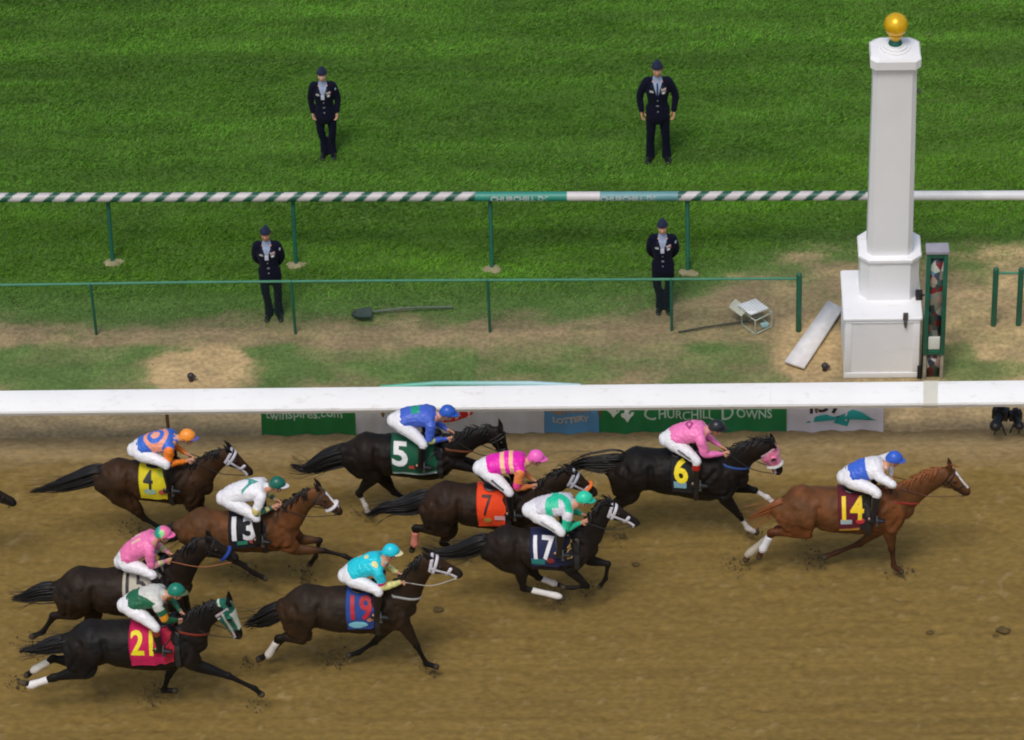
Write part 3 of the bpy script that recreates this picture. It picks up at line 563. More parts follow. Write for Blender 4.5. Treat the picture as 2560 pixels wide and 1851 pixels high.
# clods of dirt thrown up and dropped by the hooves
for i, (px, py, s, zz, lab) in enumerate(((2325, 1582, .035, .02, 'small dark clod on the bare track below the white winning post'), (2508, 1576, .06, .05, 'larger dark clod near the right edge of the track'), (2488, 1590, .03, .02, 'little clod just left of the larger clod near the right edge'), (1590, 1412, .04, .03, 'clod on the track right of the horse wearing seventeen'), (1095, 1525, .05, .03, 'clod on the track in front of the chest of horse nineteen'))):
    c = at_z(px, py, zz); bm = bmesh.new(); bmesh.ops.create_icosphere(bm, subdivisions=2, radius=s)
    r2 = np.random.default_rng(i)
    for v in bm.verts: v.co = Vector((v.co.x*1.5, v.co.y, v.co.z*.7))*(.75+.5*r2.random())
    bmesh.ops.translate(bm, vec=tuple(c), verts=bm.verts); o = MB().bm(bm).build('dirt_clod', M('clod', (.10, .065, .018), .95, .3, 20, bump=.5), angle=50); origin_to(o, c); tag(o, lab, 'clod', 'dirt clods scattered on the track')

# earth thrown up by the hooves: loose crumbs hanging behind the feet
def spray(pts, seed):
    r3 = np.random.default_rng(seed); m = MB(); ico = bmesh.new(); bmesh.ops.create_icosphere(ico, subdivisions=1, radius=1); IV = np.array([v.co[:] for v in ico.verts]); IT = np.array([[v.index for v in f.verts] for f in ico.faces]); ico.free()
    for (px, py, n, sx, sz) in pts:
        g = at_z(px, py, .04)
        for i in range(n):
            u = abs(r3.normal(0, 1)); c = g+np.array([-u*sx*.7+r3.normal(0, .06), r3.normal(0, .09), abs(r3.normal(0, sz))*(.3+u)]); q = r3.uniform(.003, .0155)*(1 if r3.random() > .06 else 1.9)
            m.add(c+IV*q*r3.uniform(.6, 1.3, 3)*(.85+.3*r3.random((len(IV), 1))), [], IT)
    o = m.build('flying_dirt', M('crumb', (.085, .058, .024), .95, .3, 20), smooth=False); tag(o, 'crumbs of dirt thrown up behind the galloping hooves', 'dirt', kind='stuff')
spray([(2055, 1412, 150, .22, .10), (1855, 1420, 60, .2, .06), (1895, 1340, 50, .15, .05), (2258, 1432, 40, .10, .03), (1400, 1500, 90, .18, .06), (1480, 1478, 60, .15, .05), (860, 1650, 130, .2, .08), (640, 1662, 60, .2, .06), (1085, 1672, 50, .12, .04), (400, 1742, 110, .2, .07), (60, 1712, 80, .2, .06), (650, 1758, 30, .1, .03), (110, 1620, 70, .2, .06), (775, 1440, 60, .15, .05), (920, 1285, 50, .14, .05), (350, 1330, 60, .18, .06), (640, 1440, 60, .2, .06), (1035, 1275, 40, .12, .04), (1560, 1345, 50, .15, .05)], 5)
# ================================================================ PEOPLE (shared parts)
skin_mat = painted('skin', .55, .06, 30, .05, 80, spec=.4)
SKIN = np.array(srgb(205, 150, 120))
hand_log = []
def hand(mb, wrist, d, palmn, side, curl=1.0, s=1.0):
    """palm, four unequal bent fingers and a thumb leaving the side of the palm"""
    d = np.asarray(d, float); d = d/np.linalg.norm(d); pn = np.asarray(palmn, float); pn = pn-d*pn.dot(d); pn /= np.linalg.norm(pn); sd = np.cross(d, pn)*side
    mb.tube([wrist-d*.02, wrist+d*.03*s, wrist+d*.075*s, wrist+d*.09*s], [.017*s, .016*s, .015*s, .011*s], [.024*s, .036*s, .040*s, .034*s], lat=tuple(sd), seg=12, sub=3)
    for k, ln in enumerate((.92, 1.0, .95, .78)):
        b = wrist+d*.082*s+sd*(.030-.020*k)*s; a1, a2, a3 = .55*curl, 1.35*curl, 2.1*curl; P = [b-d*.015*s, b]
        for L_, a in ((.040, a1), (.026, a2), (.020, a3)): P.append(P[-1]+(d*math.cos(a)+pn*math.sin(a))*L_*ln*s)
        mb.tube(P, [.0100*s, .0098*s, .0095*s, .0090*s, .0080*s], seg=8, sub=3, lat=tuple(sd))
    t0 = wrist+d*.025*s+sd*.030*s; t1 = t0+(d*.6+sd*.55+pn*.35)*.042*s; t2 = t1+(d*.85+pn*.55-sd*.1)*.034*s; t3 = t2+(d*.8+pn*.6-sd*.3)*.024*s
    mb.tube([t0, t1, t2, t3], [.015*s, .0125*s, .011*s, .009*s], seg=8, sub=3, lat=tuple(pn))
def head(mb, bones, c, face, s=1.0, up=None):
    """skull with brow, nose, lips, chin and ears; face = unit vector the person looks along"""
    f = np.asarray(face, float); f /= np.linalg.norm(f); u = np.array([0, 0, 1.]) if up is None else np.asarray(up, float); u = u-f*u.dot(f); u /= np.linalg.norm(u); l = np.cross(u, f)
    P = lambda a, b, k: c+(f*a+l*b+u*k)*s
    def e(p, rf, rl, ru):
        bm = bmesh.new(); bmesh.ops.create_uvsphere(bm, u_segments=16, v_segments=10, radius=1)
        Mx = Matrix(((f[0]*rf*s, l[0]*rl*s, u[0]*ru*s, p[0]), (f[1]*rf*s, l[1]*rl*s, u[1]*ru*s, p[1]), (f[2]*rf*s, l[2]*rl*s, u[2]*ru*s, p[2]), (0, 0, 0, 1))); bm.transform(Mx); mb.bm(bm)
    e(P(-.012, 0, .022), .096, .077, .095); e(P(.022, 0, -.035), .066, .062, .080); e(P(.048, 0, -.086), .030, .034, .024)
    e(P(.070, 0, .030), .022, .052, .014); mb.tube([P(.083, 0, .022), P(.104, 0, -.018), P(.094, 0, -.030)], [.009*s, .015*s, .010*s], seg=8, sub=3, lat=tuple(l))
    e(P(.082, 0, -.052), .014, .026, .007); e(P(.079, 0, -.062), .013, .022, .007)
    for sg in (-1, 1): e(P(-.005, sg*.077, -.005), .020, .010, .032); e(P(.060, sg*.040, -.018), .022, .022, .020)
    bones.add('head', [P(-.03, 0, .06), P(0, 0, 0), P(.03, 0, -.08)], .09*s)
    return P, f, l, u
def eyes(P, s, parent):
    for sg in (-1, 1):
        m = MB(); m.ball(P(.074, sg*.031, .004), .0115*s, 10); e = m.build('eye', M('eye_white', (.40, .37, .33), .25, .05), parent)
        m = MB(); m.ball(P(.0795, sg*.031, .003), .0078*s, 8); m.build('iris', M('iris', (.02, .013, .008), .2, .1), e)
CLOTH = {}
def cloth_mat(kind, rough, sheen, spec=.35, bump=.35, bscale=14):
    if kind not in CLOTH: CLOTH[kind] = painted(kind, rough, .07, 20, bump, bscale, spec=spec, sheen=sheen, dist=.012)
    return CLOTH[kind]
def garment(name, mb, parent, col, mat, voxel=.0095, sm=3, folds=0.):
    me = fuse(mb, name, voxel, sm); V = verts_of(me)
    base = V.copy()
    if folds:   # soft gathers in the cloth
        nr = np.empty(len(V)*3, np.float32); me.vertices.foreach_get('normal', nr); nr = nr.reshape(-1, 3); sd = int(abs(V[0, 0])*37) % 60
        f1 = vnoise(V[:, 0]*.9+V[:, 2]*.7, V[:, 2]*.8+V[:, 1]*1.2-V[:, 0]*.3, sd, 3, 22, 8); f2 = vnoise(V[:, 0]-V[:, 2], V[:, 1]+V[:, 2], sd+1, 2, 9, 26)
        V = V+nr*((np.abs(f1-.5)*2-.35)+.5*(f2-.5))[:, None]*folds; me.vertices.foreach_set('co', V.astype(np.float32).ravel()); me.update()
    c = col(base) if callable(col) else np.tile(np.array(col, float), (len(V), 1)); paint(me, c); return place(name, me, mat, parent)
def wrinkle(P, r, amp=.006, n=14):
    """a few soft folds along a sleeve or leg"""
    return P, r

# ================================================================ STANDING SERVICEMEN
NAVY = np.array([.0045, .0055, .017])
def soldier(pf, ptop, label, arms='down', lean=0., sleeve=.22, stance=.11, skin=SKIN, tie=False):
    g = at_z(*pf, 0.); g = g+np.array([0, .03, h_ground(np.array([g[0]]), np.array([g[1]]))[0]]); hgt = min(1.92, max(1.66, at_y(*ptop, g[1])[2])); s = hgt/1.84
    root = empty('person', g, label, 'person', 'servicemen in dark uniform watching the race from the grass')
    top_x = at_y(*ptop, g[1])[0]-g[0]; W = lambda x, y, z: g+np.array([x+lean*z+top_x*(z/1.84)*.0, y, z])*np.array([s, s, s])
    B = MB(); bn = Bones(); J = {}
    pel = W(0, 0, .95); che = W(0, .015, 1.32); nk = W(0, .02, 1.50); hc = W(0, -.005, 1.665); f = np.array([0, -1, -.06])
    def legs(m, grow=0., to=0):
        for sg in (-1, 1):
            P = [W(sg*.085, 0, .94), W(sg*.10, -.005, .72), W(sg*(.085+stance*.2), -.012, .50), W(sg*stance*.98, .01, .28), W(sg*stance, .015, .09)]
            if to: P[-1] = W(sg*stance, .012, .035)
            r = [.092, .080, .062, .055, .044] if not grow else [.104, .088, .072, .068, .074]
            m.tube(P, np.array(r)*s, seg=14, lat=(1, 0, 0))
    def foot(m, grow=0., only=(-1, 1)):
        for sg in only: m.tube([W(sg*stance, .055, .045+grow), W(sg*(stance+.006), 0, .045), W(sg*(stance+.02), -.10, .032), W(sg*(stance+.03), -.175, .026)], np.array([.040, .046, .034, .024])*s*(1+grow*4), np.array([.034, .040, .046, .034])*s*(1+grow*4), seg=12, sub=4, lat=(1, 0, 0))
    def arm_pts(sg):
        if arms == 'down': return [W(sg*.168, .01, 1.42), W(sg*(.205+sleeve*.16), .03, 1.17), W(sg*(.185+sleeve*.16), -.03, .915)]
        return [W(sg*.168, .01, 1.42), W(sg*(.215), .07, 1.16), W(sg*.14, .15, .96)]
    B.tube([W(0, 0, .88), pel, W(0, .0, 1.10), che, W(0, .02, 1.43), nk], np.array([.10, .115, .105, .120, .095, .062])*s, np.array([.14, .165, .145, .175, .15, .065])*s, lat=(1, 0, 0))
    B.tube([W(0, .02, 1.45), W(0, .01, 1.60)], .058*s, lat=(1, 0, 0)); legs(B); foot(B)
    for sg in (-1, 1):
        a = arm_pts(sg); B.tube(a, np.array([.058, .046, .030])*s, seg=12, lat=(0, 1, 0))
        hand(B, a[-1], (a[-1]-a[-2]) if arms == 'down' else np.array([-sg*.8, .25, -.5]), (-sg*1., -.25, 0), 1 if sg > 0 else -1, .45, s*1.02)
    P, f, l, u = head(B, bn, hc, f, s)
    me = fuse(B, 'body', .0075, 2); paint(me, np.tile(skin, (len(me.vertices), 1))); place('body', me, skin_mat, root)
    uni = cloth_mat('uniform_wool', .85, .03, .12, .5, 18)
    m = MB(); legs(m, .02, 1); m.tube([W(0, 0, .84), W(0, 0, .93), W(0, 0, 1.04)], np.array([.105, .125, .12])*s, np.array([.15, .178, .16])*s, lat=(1, 0, 0)); garment('trousers', m, root, NAVY*1.05, uni, folds=.010)
    for sg_ in (-1, 1): m = MB(); foot(m, .02, (sg_,)); garment('shoe', m, root, (.006, .006, .007), cloth_mat('shoe_leather', .25, 0, .6, .05, 30))
    # jacket: flared skirt below the belt, lapels open in a V
    m = MB(); m.tube([W(0, 0, .80), W(0, 0, .90), W(0, .0, 1.08), W(0, .01, 1.30), W(0, .02, 1.415), W(0, .022, 1.462)], np.array([.145, .138, .122, .140, .116, .078])*s, np.array([.188, .178, .155, .192, .172, .105])*s, lat=(1, 0, 0))
    for sg in (-1, 1):
        a = arm_pts(sg); m.tube([W(sg*.11, .015, 1.445), a[0], a[1], a[2]+(a[1]-a[2])*.06], np.array([.060, .070, .058, .046])*s, seg=14, lat=(0, 1, 0))
    me = fuse(m, 'jacket', .009, 3); V = verts_of(me); x, y, z = (V[:, 0]-g[0])/s-lean*(V[:, 2]-g[2])/s, (V[:, 1]-g[1])/s, (V[:, 2]-g[2])/s
    c = np.tile(NAVY, (len(V), 1)); fr = y < .0
    vee = fr & (np.abs(x) < .010+.062*(z-1.235)/.24) & (z > 1.235) & (np.abs(x) < .072); c[vee] = (.27, .33, .46)
    if tie: c[vee & (np.abs(x) < .014)] = (.02, .03, .09)
    belt = fr & (np.abs(z-1.06) < .012) & (np.abs(x) < .02); c[belt] = (.25, .26, .28)
    but = fr & (np.abs(x) < .009) & ((np.abs(z-1.16) < .009) | (np.abs(z-.96) < .009)); c[but] = (.35, .35, .36)
    rib = fr & (x > .055) & (x < .135) & (z > 1.305) & (z < 1.37); c[rib] = np.where(((x[rib]*55).astype(int) % 3 == 0)[:, None], (.50, .48, .42), np.where(((x[rib]*55).astype(int) % 3 == 1)[:, None], (.32, .03, .04), (.12, .16, .32)))
    nm = fr & (x < -.06) & (x > -.12) & (z > 1.30) & (z < 1.335); c[nm] = (.32, .33, .30)
    hem = (z < .835); c[hem] *= .8
    paint(me, c); jk = place('jacket', me, uni, root)
    m = MB(); m.tube([W(0, .012, 1.40), W(0, .014, 1.47), W(0, .012, 1.505)], np.array([.104, .080, .068])*s, np.array([.108, .088, .068])*s, lat=(1, 0, 0), seg=18); m.build('shirt', M('shirt_blue', (.25, .31, .44), .7, .06, 20), root)
    # raised pieces on the jacket: lapels, badge, ribbons, sleeve patch, shoulder boards
    bv = BVHTree.FromPolygons([v.co[:] for v in me.vertices], [p.vertices[:] for p in me.polygons])
    def on(x_, z_, off=.004):
        o = W(x_, -.6, z_)-np.array(root.location[:]); h = bv.ray_cast(Vector(tuple(o)), Vector((0, 1, 0))); q = np.array(h[0]) if h[0] else np.array([o[0], 0, o[2]]); return q+np.array(root.location[:])+[0, -off, 0]
    def patch(name, pts, mat, off=.005):
        q = [on(px, pz, off) for px, pz in pts]; c0 = np.mean(q, 0); n = len(q); q2 = [p+np.array([0, -.005, 0]) for p in q]; V = q+q2+[c0+[0, -.007, 0]]
        MB().add(V, [[i, (i+1) % n, n+(i+1) % n, n+i] for i in range(n)], [[n+i, n+(i+1) % n, 2*n] for i in range(n)]).build(name, mat, jk, smooth=False)
    for sg in (-1, 1): patch('lapel', [(sg*.012, 1.235), (sg*.045, 1.30), (sg*.078, 1.36), (sg*.098, 1.40), (sg*.066, 1.445), (sg*.052, 1.39), (sg*.030, 1.31)], uni_plain, .004)
    patch('ribbon_bar', [(.06, 1.325), (.125, 1.325), (.125, 1.365), (.06, 1.365)], M('ribbons', (.42, .34, .30), .6, .5, 90)); patch('badge', [(.075, 1.272), (.115, 1.272), (.120, 1.30), (.095, 1.318), (.070, 1.30)], M('badge_silver', (.62, .62, .62), .35, .1, 30))
    patch('name_tag', [(-.125, 1.30), (-.062, 1.30), (-.062, 1.322), (-.125, 1.322)], M('name_plate', (.40, .40, .37), .5, .2, 30))
    a = arm_pts(1); m = MB(); c_ = a[0]+np.array([.035*s, -.045*s, -.03*s]); m.ball(c_, (.022, .014, .036), 10); m.build('arm_patch', M('arm_patch', (.34, .38, .50), .7, .4, 40), jk)
    if not tie:
        q = on(0, 1.20, .012); m = MB(); m.box(on(-.005, 1.285, .014), (.055, .006, .085), bev=.002); m.build('pass_card', M('pass_card', (.60, .62, .74), .5, .08, 10), root)
        m = MB(); m.tube([on(-.06, 1.44, .004), on(-.02, 1.35, .008), on(-.005, 1.325, .012), on(.02, 1.36, .008), on(.055, 1.44, .004)], .0035, seg=6); m.build('lanyard', M('lanyard', (.45, .45, .50), .7), root)
    # garrison cap
    m = MB(); rows = []
    for k, (zz, wf, wl) in enumerate(((.040, .104, .083), (.070, .104, .080), (.100, .098, .060), (.128, .085, .026), (.150, .062, .006))):
        rows.append([P(-.008+wf*math.cos(t)*(1.0), wl*math.sin(t), zz+.012*math.cos(t)*(k/4)+(.0 if k else -.0)) for t in np.linspace(0, 2*math.pi, 20, endpoint=False)])
    V = np.array(rows).reshape(-1, 3); Q = [[i*20+j, i*20+(j+1) % 20, (i+1)*20+(j+1) % 20, (i+1)*20+j] for i in range(4) for j in range(20)]; V = np.vstack([V, np.mean(rows[-1], 0)]); MB().add(V, Q, [[80+j, 80+(j+1) % 20, 100] for j in range(20)]).build('cap', M('cap_navy', (.010, .016, .050), .8, .1, 20), root)
    m = MB(); m.tube([P(-.085, 0, .02), P(-.06, .066, .03), P(0, .080, .034), P(.05, .064, .040)], .012, seg=8, lat=tuple(u)); m.tube([P(-.085, 0, .02), P(-.06, -.066, .03), P(0, -.080, .034), P(.05, -.064, .040)], .012, seg=8, lat=tuple(u)); m.build('hair', M('hair_dark', (.03, .02, .012), .8), root)
    eyes(P, s, root)
uni_plain = M('uniform_lapel', (.006, .0075, .022), .8, .15, 20)
soldier((822, 390), (802, 168), 'standing serviceman in dark uniform on the upper left grass, arms down, cap on', 'down', -.012, .16, .070, tie=False, skin=np.array(srgb(214, 164, 138)))
soldier((1646, 400), (1640, 150), 'tallest serviceman on the upper right grass with a dark tie and arms held away', 'down', .0, .40, .125, tie=True)
soldier((686, 793), (662, 571), 'serviceman behind the mesh fence at left, hands behind back beside a thin post', 'back', -.02, .2, .085, skin=np.array(srgb(186, 128, 98)))
soldier((1659, 775), (1657, 556), 'serviceman behind the mesh fence at right with pale card on chest, hands behind back', 'back', -.002, .2, .060)

# ================================================================ RACEHORSES
RO = {'1': (0, 1000), '2': (0, 1280), '3': (600, 960), '4': (560, 1300), '5': (1000, 1080), '6': (1300, 980), '7': (1800, 1000)}
coat_mat = painted('coat', .56, .35, 5, .30, 22, spec=.17, sheen=.0, dist=.012, stretch=(1, 1, 1))
hair_mat = painted('horse_hair', .45, .2, 14, .1, 60, spec=.4, stretch=(.3, 1, 1))
def strands(name, curves, parent, col, mat, seg=4):
    m = MB()
    for P, r in curves: m.tube(P, r, seg=seg, sub=3, cap=False)
    me = m.mesh(name); paint(me, np.tile(col, (len(me.vertices), 1))); return place(name, me, mat, parent)
def strap_ring(bv, cen, U, Wv, n=22, off=.006, lim=.24, cl=1.3):
    """a strap laid round a limb: rays from just outside it, stray hits pulled back to the usual radius"""
    ds, rs = [], []
    for t in np.linspace(0, 2*math.pi, n, endpoint=False):
        d = U*math.cos(t)+Wv*math.sin(t); h = bv.ray_cast(Vector(tuple(cen+d*lim)), Vector(tuple(-d)), lim); ds.append(d); rs.append((np.array(h[0])-cen)@d if h[0] is not None else np.nan)
    rs = np.array(rs); md = np.nanmedian(rs) if np.isfinite(rs).any() else lim*.5
    rs = np.where(np.isfinite(rs), rs, md); rs = np.clip(rs, md*.6, md*cl)
    return [cen+d*(r+off) for d, r in zip(ds, rs)]
def horse(org, Yz, name_label, coat, points, tr, neck, hd, ear, fore, hind, tail, leg_cols=None, bandages=None, cloth=None, tack=None, hood=None, yfix=None, mane_col=None, tail_w=1., blaze=None, foot_extra=0., head_s=1., legblack=True, noseband=None, breast=None, socks=None, braid=False, neck_r=1.):
    ox, oy = RO[org]; px = lambda p: (ox+p[0]/3.24, oy+p[1]/3.24)
    # the girth rides about 1.16 m above the track: that fixes how far across the track the horse runs
    Y = yfix if yfix is not None else float(at_z(*px(tr[2]), 1.14)[1])
    p3 = lambda p, off=0.: at_y(*px(p), Y+off)
    T = [p3(p) for p in tr]; cro, bar, gir, che = T
    root = empty('racehorse', (gir[0], Y, 0), name_label, 'horse', 'racehorses galloping down the track with jockeys up')
    L = float(np.linalg.norm(che-cro)); s = np.clip(L/1.15, .90, 1.06)
    B = MB(); bn = Bones(); ax = (che-cro)/L
    but = cro-ax*.27*s+np.array([0, 0, .02]); fr = che+ax*.15*s+np.array([0, 0, .0])
    loin = (cro+bar)/2+np.array([0, 0, .03]); shd = (gir+che)/2
    TP = [but, cro+np.array([0, 0, .025]), loin, bar, gir, shd, che, fr]
    TA = np.array([.15, .312, .272, .310, .352, .350, .285, .14])*s; TB = np.array([.13, .285, .245, .285, .255, .235, .205, .13])*s
    B.tube(TP, TA, TB, seg=28, sub=5); bn.add('trunk', TP, (TA+TB)/2)
    # spine ridge and withers
    B.tube([cro+[0, 0, .235*s], loin+[0, 0, .190*s], gir+ax*(-.08)+[0, 0, .255*s], gir+ax*.12+[0, 0, .265*s], che+[0, 0, .20*s]], np.array([.07, .065, .08, .09, .09])*s, np.array([.11, .09, .07, .06, .06])*s)
    N = [p3(p) for p in neck]
    ph = [p3(p) for p in hd]; hv = ph[1]-ph[0]; hl = float(np.linalg.norm(hv)); hk = min(max(hl, .42), .58)*head_s*1.04; hv = hv/hl; ph[1] = ph[0]+hv*hk
    hup = np.cross(hv, (0, 1, 0)); hup = hup if hup[2] > 0 or hup[0] > 0 else -hup
    if hup[2] < 0 and abs(hup[2]) > .5: hup = -hup
    hup /= np.linalg.norm(hup)
    pol = ph[0]-hv*.02
    NP = [gir+ax*.20+[0, 0, .03], (N[0]+che)/2+[0, 0, .06], N[0], N[1], N[2]*.6+pol*.4, pol]; NR = np.array([.25, .26, .220, .163, .128, .106])*s*neck_r; NB = np.array([.15, .155, .122, .088, .078, .070])*s
    B.tube(NP, NR, NB, seg=22, sub=5); bn.add('neck', NP[2:], (NR+NB)[2:]/2)
    # head: forehead, cheek, nasal bone, muzzle, lips, nostril rim, brow
    q = lambda a, b, k=0.: ph[0]+hv*(a*hk)+hup*b*s+np.array([0, k*s, 0])
    HP = [q(-.12, -.015), q(.06, -.005), q(.30, -.018), q(.52, -.005), q(.74, .006), q(.90, .0), q(1.0, -.012)]; HA = np.array([.080, .116, .120, .092, .068, .064, .050])*s; HB = np.array([.060, .088, .080, .058, .044, .048, .040])*s
    B.tube(HP, HA, HB, seg=20, sub=5); bn.add('head', HP, (HA+HB)/2)
    B.tube([q(.28, -.075), q(.60, -.062), q(.92, -.050), q(1.0, -.050)], np.array([.055, .036, .026, .022])*s, np.array([.045, .034, .032, .030])*s, seg=12)
    B.tube([q(.02, .06, 0), q(.40, .062, 0), q(.80, .045, 0)], np.array([.035, .030, .025])*s, np.array([.045, .030, .026])*s, seg=12)
    for sg in (-1, 1):
        B.tube([q(.05, -.05, sg*.055), q(.26, -.072, sg*.062)], np.array([.05, .052])*s, np.array([.026, .028])*s, seg=12)
        B.tube([q(.22, .035, sg*.066), q(.32, .030, sg*.064)], .024*s, seg=10); B.tube([q(.90, .018, sg*.036), q(.96, .010, sg*.036)], .020*s, seg=8)
        e = p3(ear); ev = e-q(-.02, .07); el = min(max(np.linalg.norm(ev), .13), .19); ev = ev/np.linalg.norm(ev); b = q(-.03, .075, sg*.048)
        B.tube([b, b+ev*el*.45+np.array([.0, sg*.012, 0]), b+ev*el], np.array([.030, .033, .010])*s, np.array([.026, .026, .010])*s, seg=10); bn.add('ear', [b+ev*.05, b+ev*el], .025)
    legs = []
    def near_far(i): return -.135*s if i == 0 else .135*s
    for i, f_ in enumerate(fore):
        o = near_far(i); e, k, ft, hf = [p3(p, o*(1., .9, .85, .85)[j]) for j, p in enumerate(f_)]
        sh = gir+ax*.28*s+np.array([0, o*.9, .05]); so = gir*.35+che*.65+np.array([0, o*.8, .10])
        hd_ = hf-ft; hl_ = max(np.linalg.norm(hd_), .01); hd_ = hd_/hl_; hf = ft+hd_*min(max(hl_, .12), .17)
        mid = k*.55+e*.45
        B.tube([so, sh, e+(sh-e)*.25, e], np.array([.17, .175, .13, .095])*s, np.array([.075, .10, .09, .075])*s, seg=16)
        B.tube([e+(sh-e)*.3, e, mid, k+(e-k)*.12, k, k+(ft-k)*.14, (k+ft)/2, ft+(k-ft)*.15, ft, ft+hd_*.07, hf], np.array([.115, .095, .068, .049, .054, .040, .032, .035, .043, .034, .046])*s, np.array([.08, .074, .054, .043, .046, .035, .028, .031, .038, .032, .043])*s, seg=14, sub=4)
        bn.add('foreleg', [e, mid, k], [.07, .055, .045]); bn.add('lowleg', [k, ft, hf], [.035, .035, .045]); legs.append(('f', i, e, k, ft, hf, hd_))
    for i, f_ in enumerate(hind):
        o = near_far(i); st, hk_, ft, hf = [p3(p, o*(1.15, .95, .9, .9)[j]) for j, p in enumerate(f_)]
        hp = cro+np.array([0, o*.9, .02]); th = hp*.45+st*.55-ax*.06
        hd_ = hf-ft; hl_ = max(np.linalg.norm(hd_), .01); hd_ = hd_/hl_; hf = ft+hd_*min(max(hl_, .12), .17)
        gk = st*.5+hk_*.5
        B.tube([hp-ax*.02, th, st], np.array([.25, .205, .125])*s, np.array([.135, .120, .085])*s, seg=18)
        B.tube([cro-ax*.20+np.array([0, o*.75, -.02]), but*.35+st*.30+gk*.35+np.array([0, o*.6, 0])], np.array([.16, .095])*s, np.array([.10, .065])*s, seg=14)
        B.tube([th, st, gk, hk_+(st-hk_)*.16, hk_, hk_+(ft-hk_)*.16, (hk_+ft)/2, ft+(hk_-ft)*.15, ft, ft+hd_*.07, hf], np.array([.17, .122, .086, .056, .064, .049, .037, .037, .045, .036, .047])*s, np.array([.10, .088, .062, .045, .048, .040, .031, .032, .038, .033, .043])*s, seg=14, sub=4)
        bn.add('gaskin', [th, st, gk, hk_], [.17, .11, .07, .05]); bn.add('lowleg', [hk_, ft, hf], [.04, .036, .045]); legs.append(('h', i, st, hk_, ft, hf, hd_))
    me = fuse(B, 'body', .0135, 4, .5); V = verts_of(me); K, tt = bn.find(V)
    nr = np.empty(len(V)*3, np.float32); me.vertices.foreach_get('normal', nr); nr = nr.reshape(-1, 3); tr_ = np.array(bn.names)[K] == 'trunk'
    mus = (vnoise(V[:, 0]*1.+V[:, 2]*.5, V[:, 2]-V[:, 0]*.35, int(gir[0]*10) % 50, 3, 4.5, 7.)-.5)*.030+(vnoise(V[:, 0]+V[:, 1]*.6, V[:, 2], 5, 2, 14, 9)-.5)*.008
    rib = np.sin((V[:, 0]+V[:, 2]*.35)*2*math.pi/.065)*.0022*sstep(.16, .05, np.abs(V[:, 0]-bar[0]))*(V[:, 2] < bar[2]+.05)
    # creases between the great muscles: shoulder blade, flank fold, haunch and point of shoulder
    def crease(P, depth, wd):
        P = np.array(P)[:, [0, 2]]; P, _ = resample(np.stack([P[:, 0], P[:, 1], P[:, 1]*0], 1), np.zeros((len(P), 1)), 8); D = np.full(len(V), 9.)
        for a_, b_ in zip(P[:-1, :2], P[1:, :2]):
            d_ = b_-a_; t_ = np.clip(((V[:, [0, 2]]-a_)@d_)/(d_@d_+1e-9), 0, 1); D = np.minimum(D, np.linalg.norm(V[:, [0, 2]]-(a_+t_[:, None]*d_), axis=1))
        return (-depth*np.exp(-(D/wd)**2)+depth*.55*np.exp(-((D-wd*2.1)/(wd*1.2))**2))*(np.abs(V[:, 1]-Y) > .05)
    zz = np.array([0, 0, 1.]); fe = (legs[0][2]+legs[1][2])/2; he = (legs[2][2]+legs[3][2])/2
    ce = crease([gir+ax*.16+zz*.24, gir+ax*.02+zz*.05, fe*.6+gir*.4-ax*.10, fe-ax*.10+zz*.10], .017*s, .030)+crease([che+ax*.02+zz*.16, che+ax*.06, che-ax*.03-zz*.16], .014*s, .028)
    ce = ce+crease([loin+zz*.16, loin+ax*.0-zz*.02, he*.55+loin*.45+ax*.06, he+ax*.10+zz*.06], .018*s, .034)+crease([cro-ax*.10+zz*.18, cro-ax*.16, cro*.4+he*.6-ax*.20], .011*s, .028)
    body_k = np.isin(np.array(bn.names)[K], ['trunk', 'gaskin', 'foreleg', 'neck'])
    V = V+nr*(np.where(tr_, mus+rib, mus*.25)+ce*body_k)[:, None]; me.vertices.foreach_set('co', V.astype(np.float32).ravel()); me.update()
    # coat colours by limb
    names = np.array(bn.names)[K]; coat = np.array(coat); pts = np.array(points); n3 = vnoise(V[:, 0], V[:, 2], 71, 3, 3, 3)
    col = np.tile(coat, (len(V), 1)); low = names == 'lowleg'; 
    if legblack:
        k = np.where(np.isin(names, ['foreleg', 'gaskin']), sstep(.55, 1.0, tt), 0)+low*1.; col = mix(col, pts, np.clip(k, 0, 1)); col[names == 'ear'] = pts; k = (names == 'head')*sstep(.62, .9, tt); col = mix(col, pts*1.2, k)
    vr = vnoise(V[:, 0]+V[:, 1], V[:, 2], int(gir[0]*13) % 70, 4, 2.2, 3.); low_t = names == 'trunk'; warm = np.array([1.9, 1.35, 1.0]); col = mix(col, col*warm+np.array([.006, .002, 0]), np.clip((vr-.42)*1.8, 0, .5)*np.isin(names, ['trunk', 'gaskin', 'neck', 'head'])); 
    for nm, i, a, b_, ft, hf, hd_ in legs:
        d = (V-ft)@hd_; dist = np.linalg.norm(V-ft, axis=1); hoof = low & (np.linalg.norm(V-hf, axis=1) < .085) & (((V-hf)@hd_) > -.035); col[hoof] = (.06, .045, .03)
        if socks and (nm+str(i)) in socks: sk = low & ~hoof & (dist < .17*socks[nm+str(i)]) ; col[sk] = (.62, .58, .56)
    if blaze:
        dv = V-ph[0]; a = dv@hv/hk; b = dv@hup; wdt = np.abs(V[:, 1]-Y); k = (names == 'head') & (b > .025) & (wdt < blaze[2]*(1-.3*a)) & (a > blaze[0]) & (a < blaze[1]); col[k] = (.72, .68, .66)
    paint(me, col); body = place('body', me, coat_mat, root)
    bv = BVHTree.FromPolygons([tuple(v) for v in V], [p.vertices[:] for p in me.polygons])
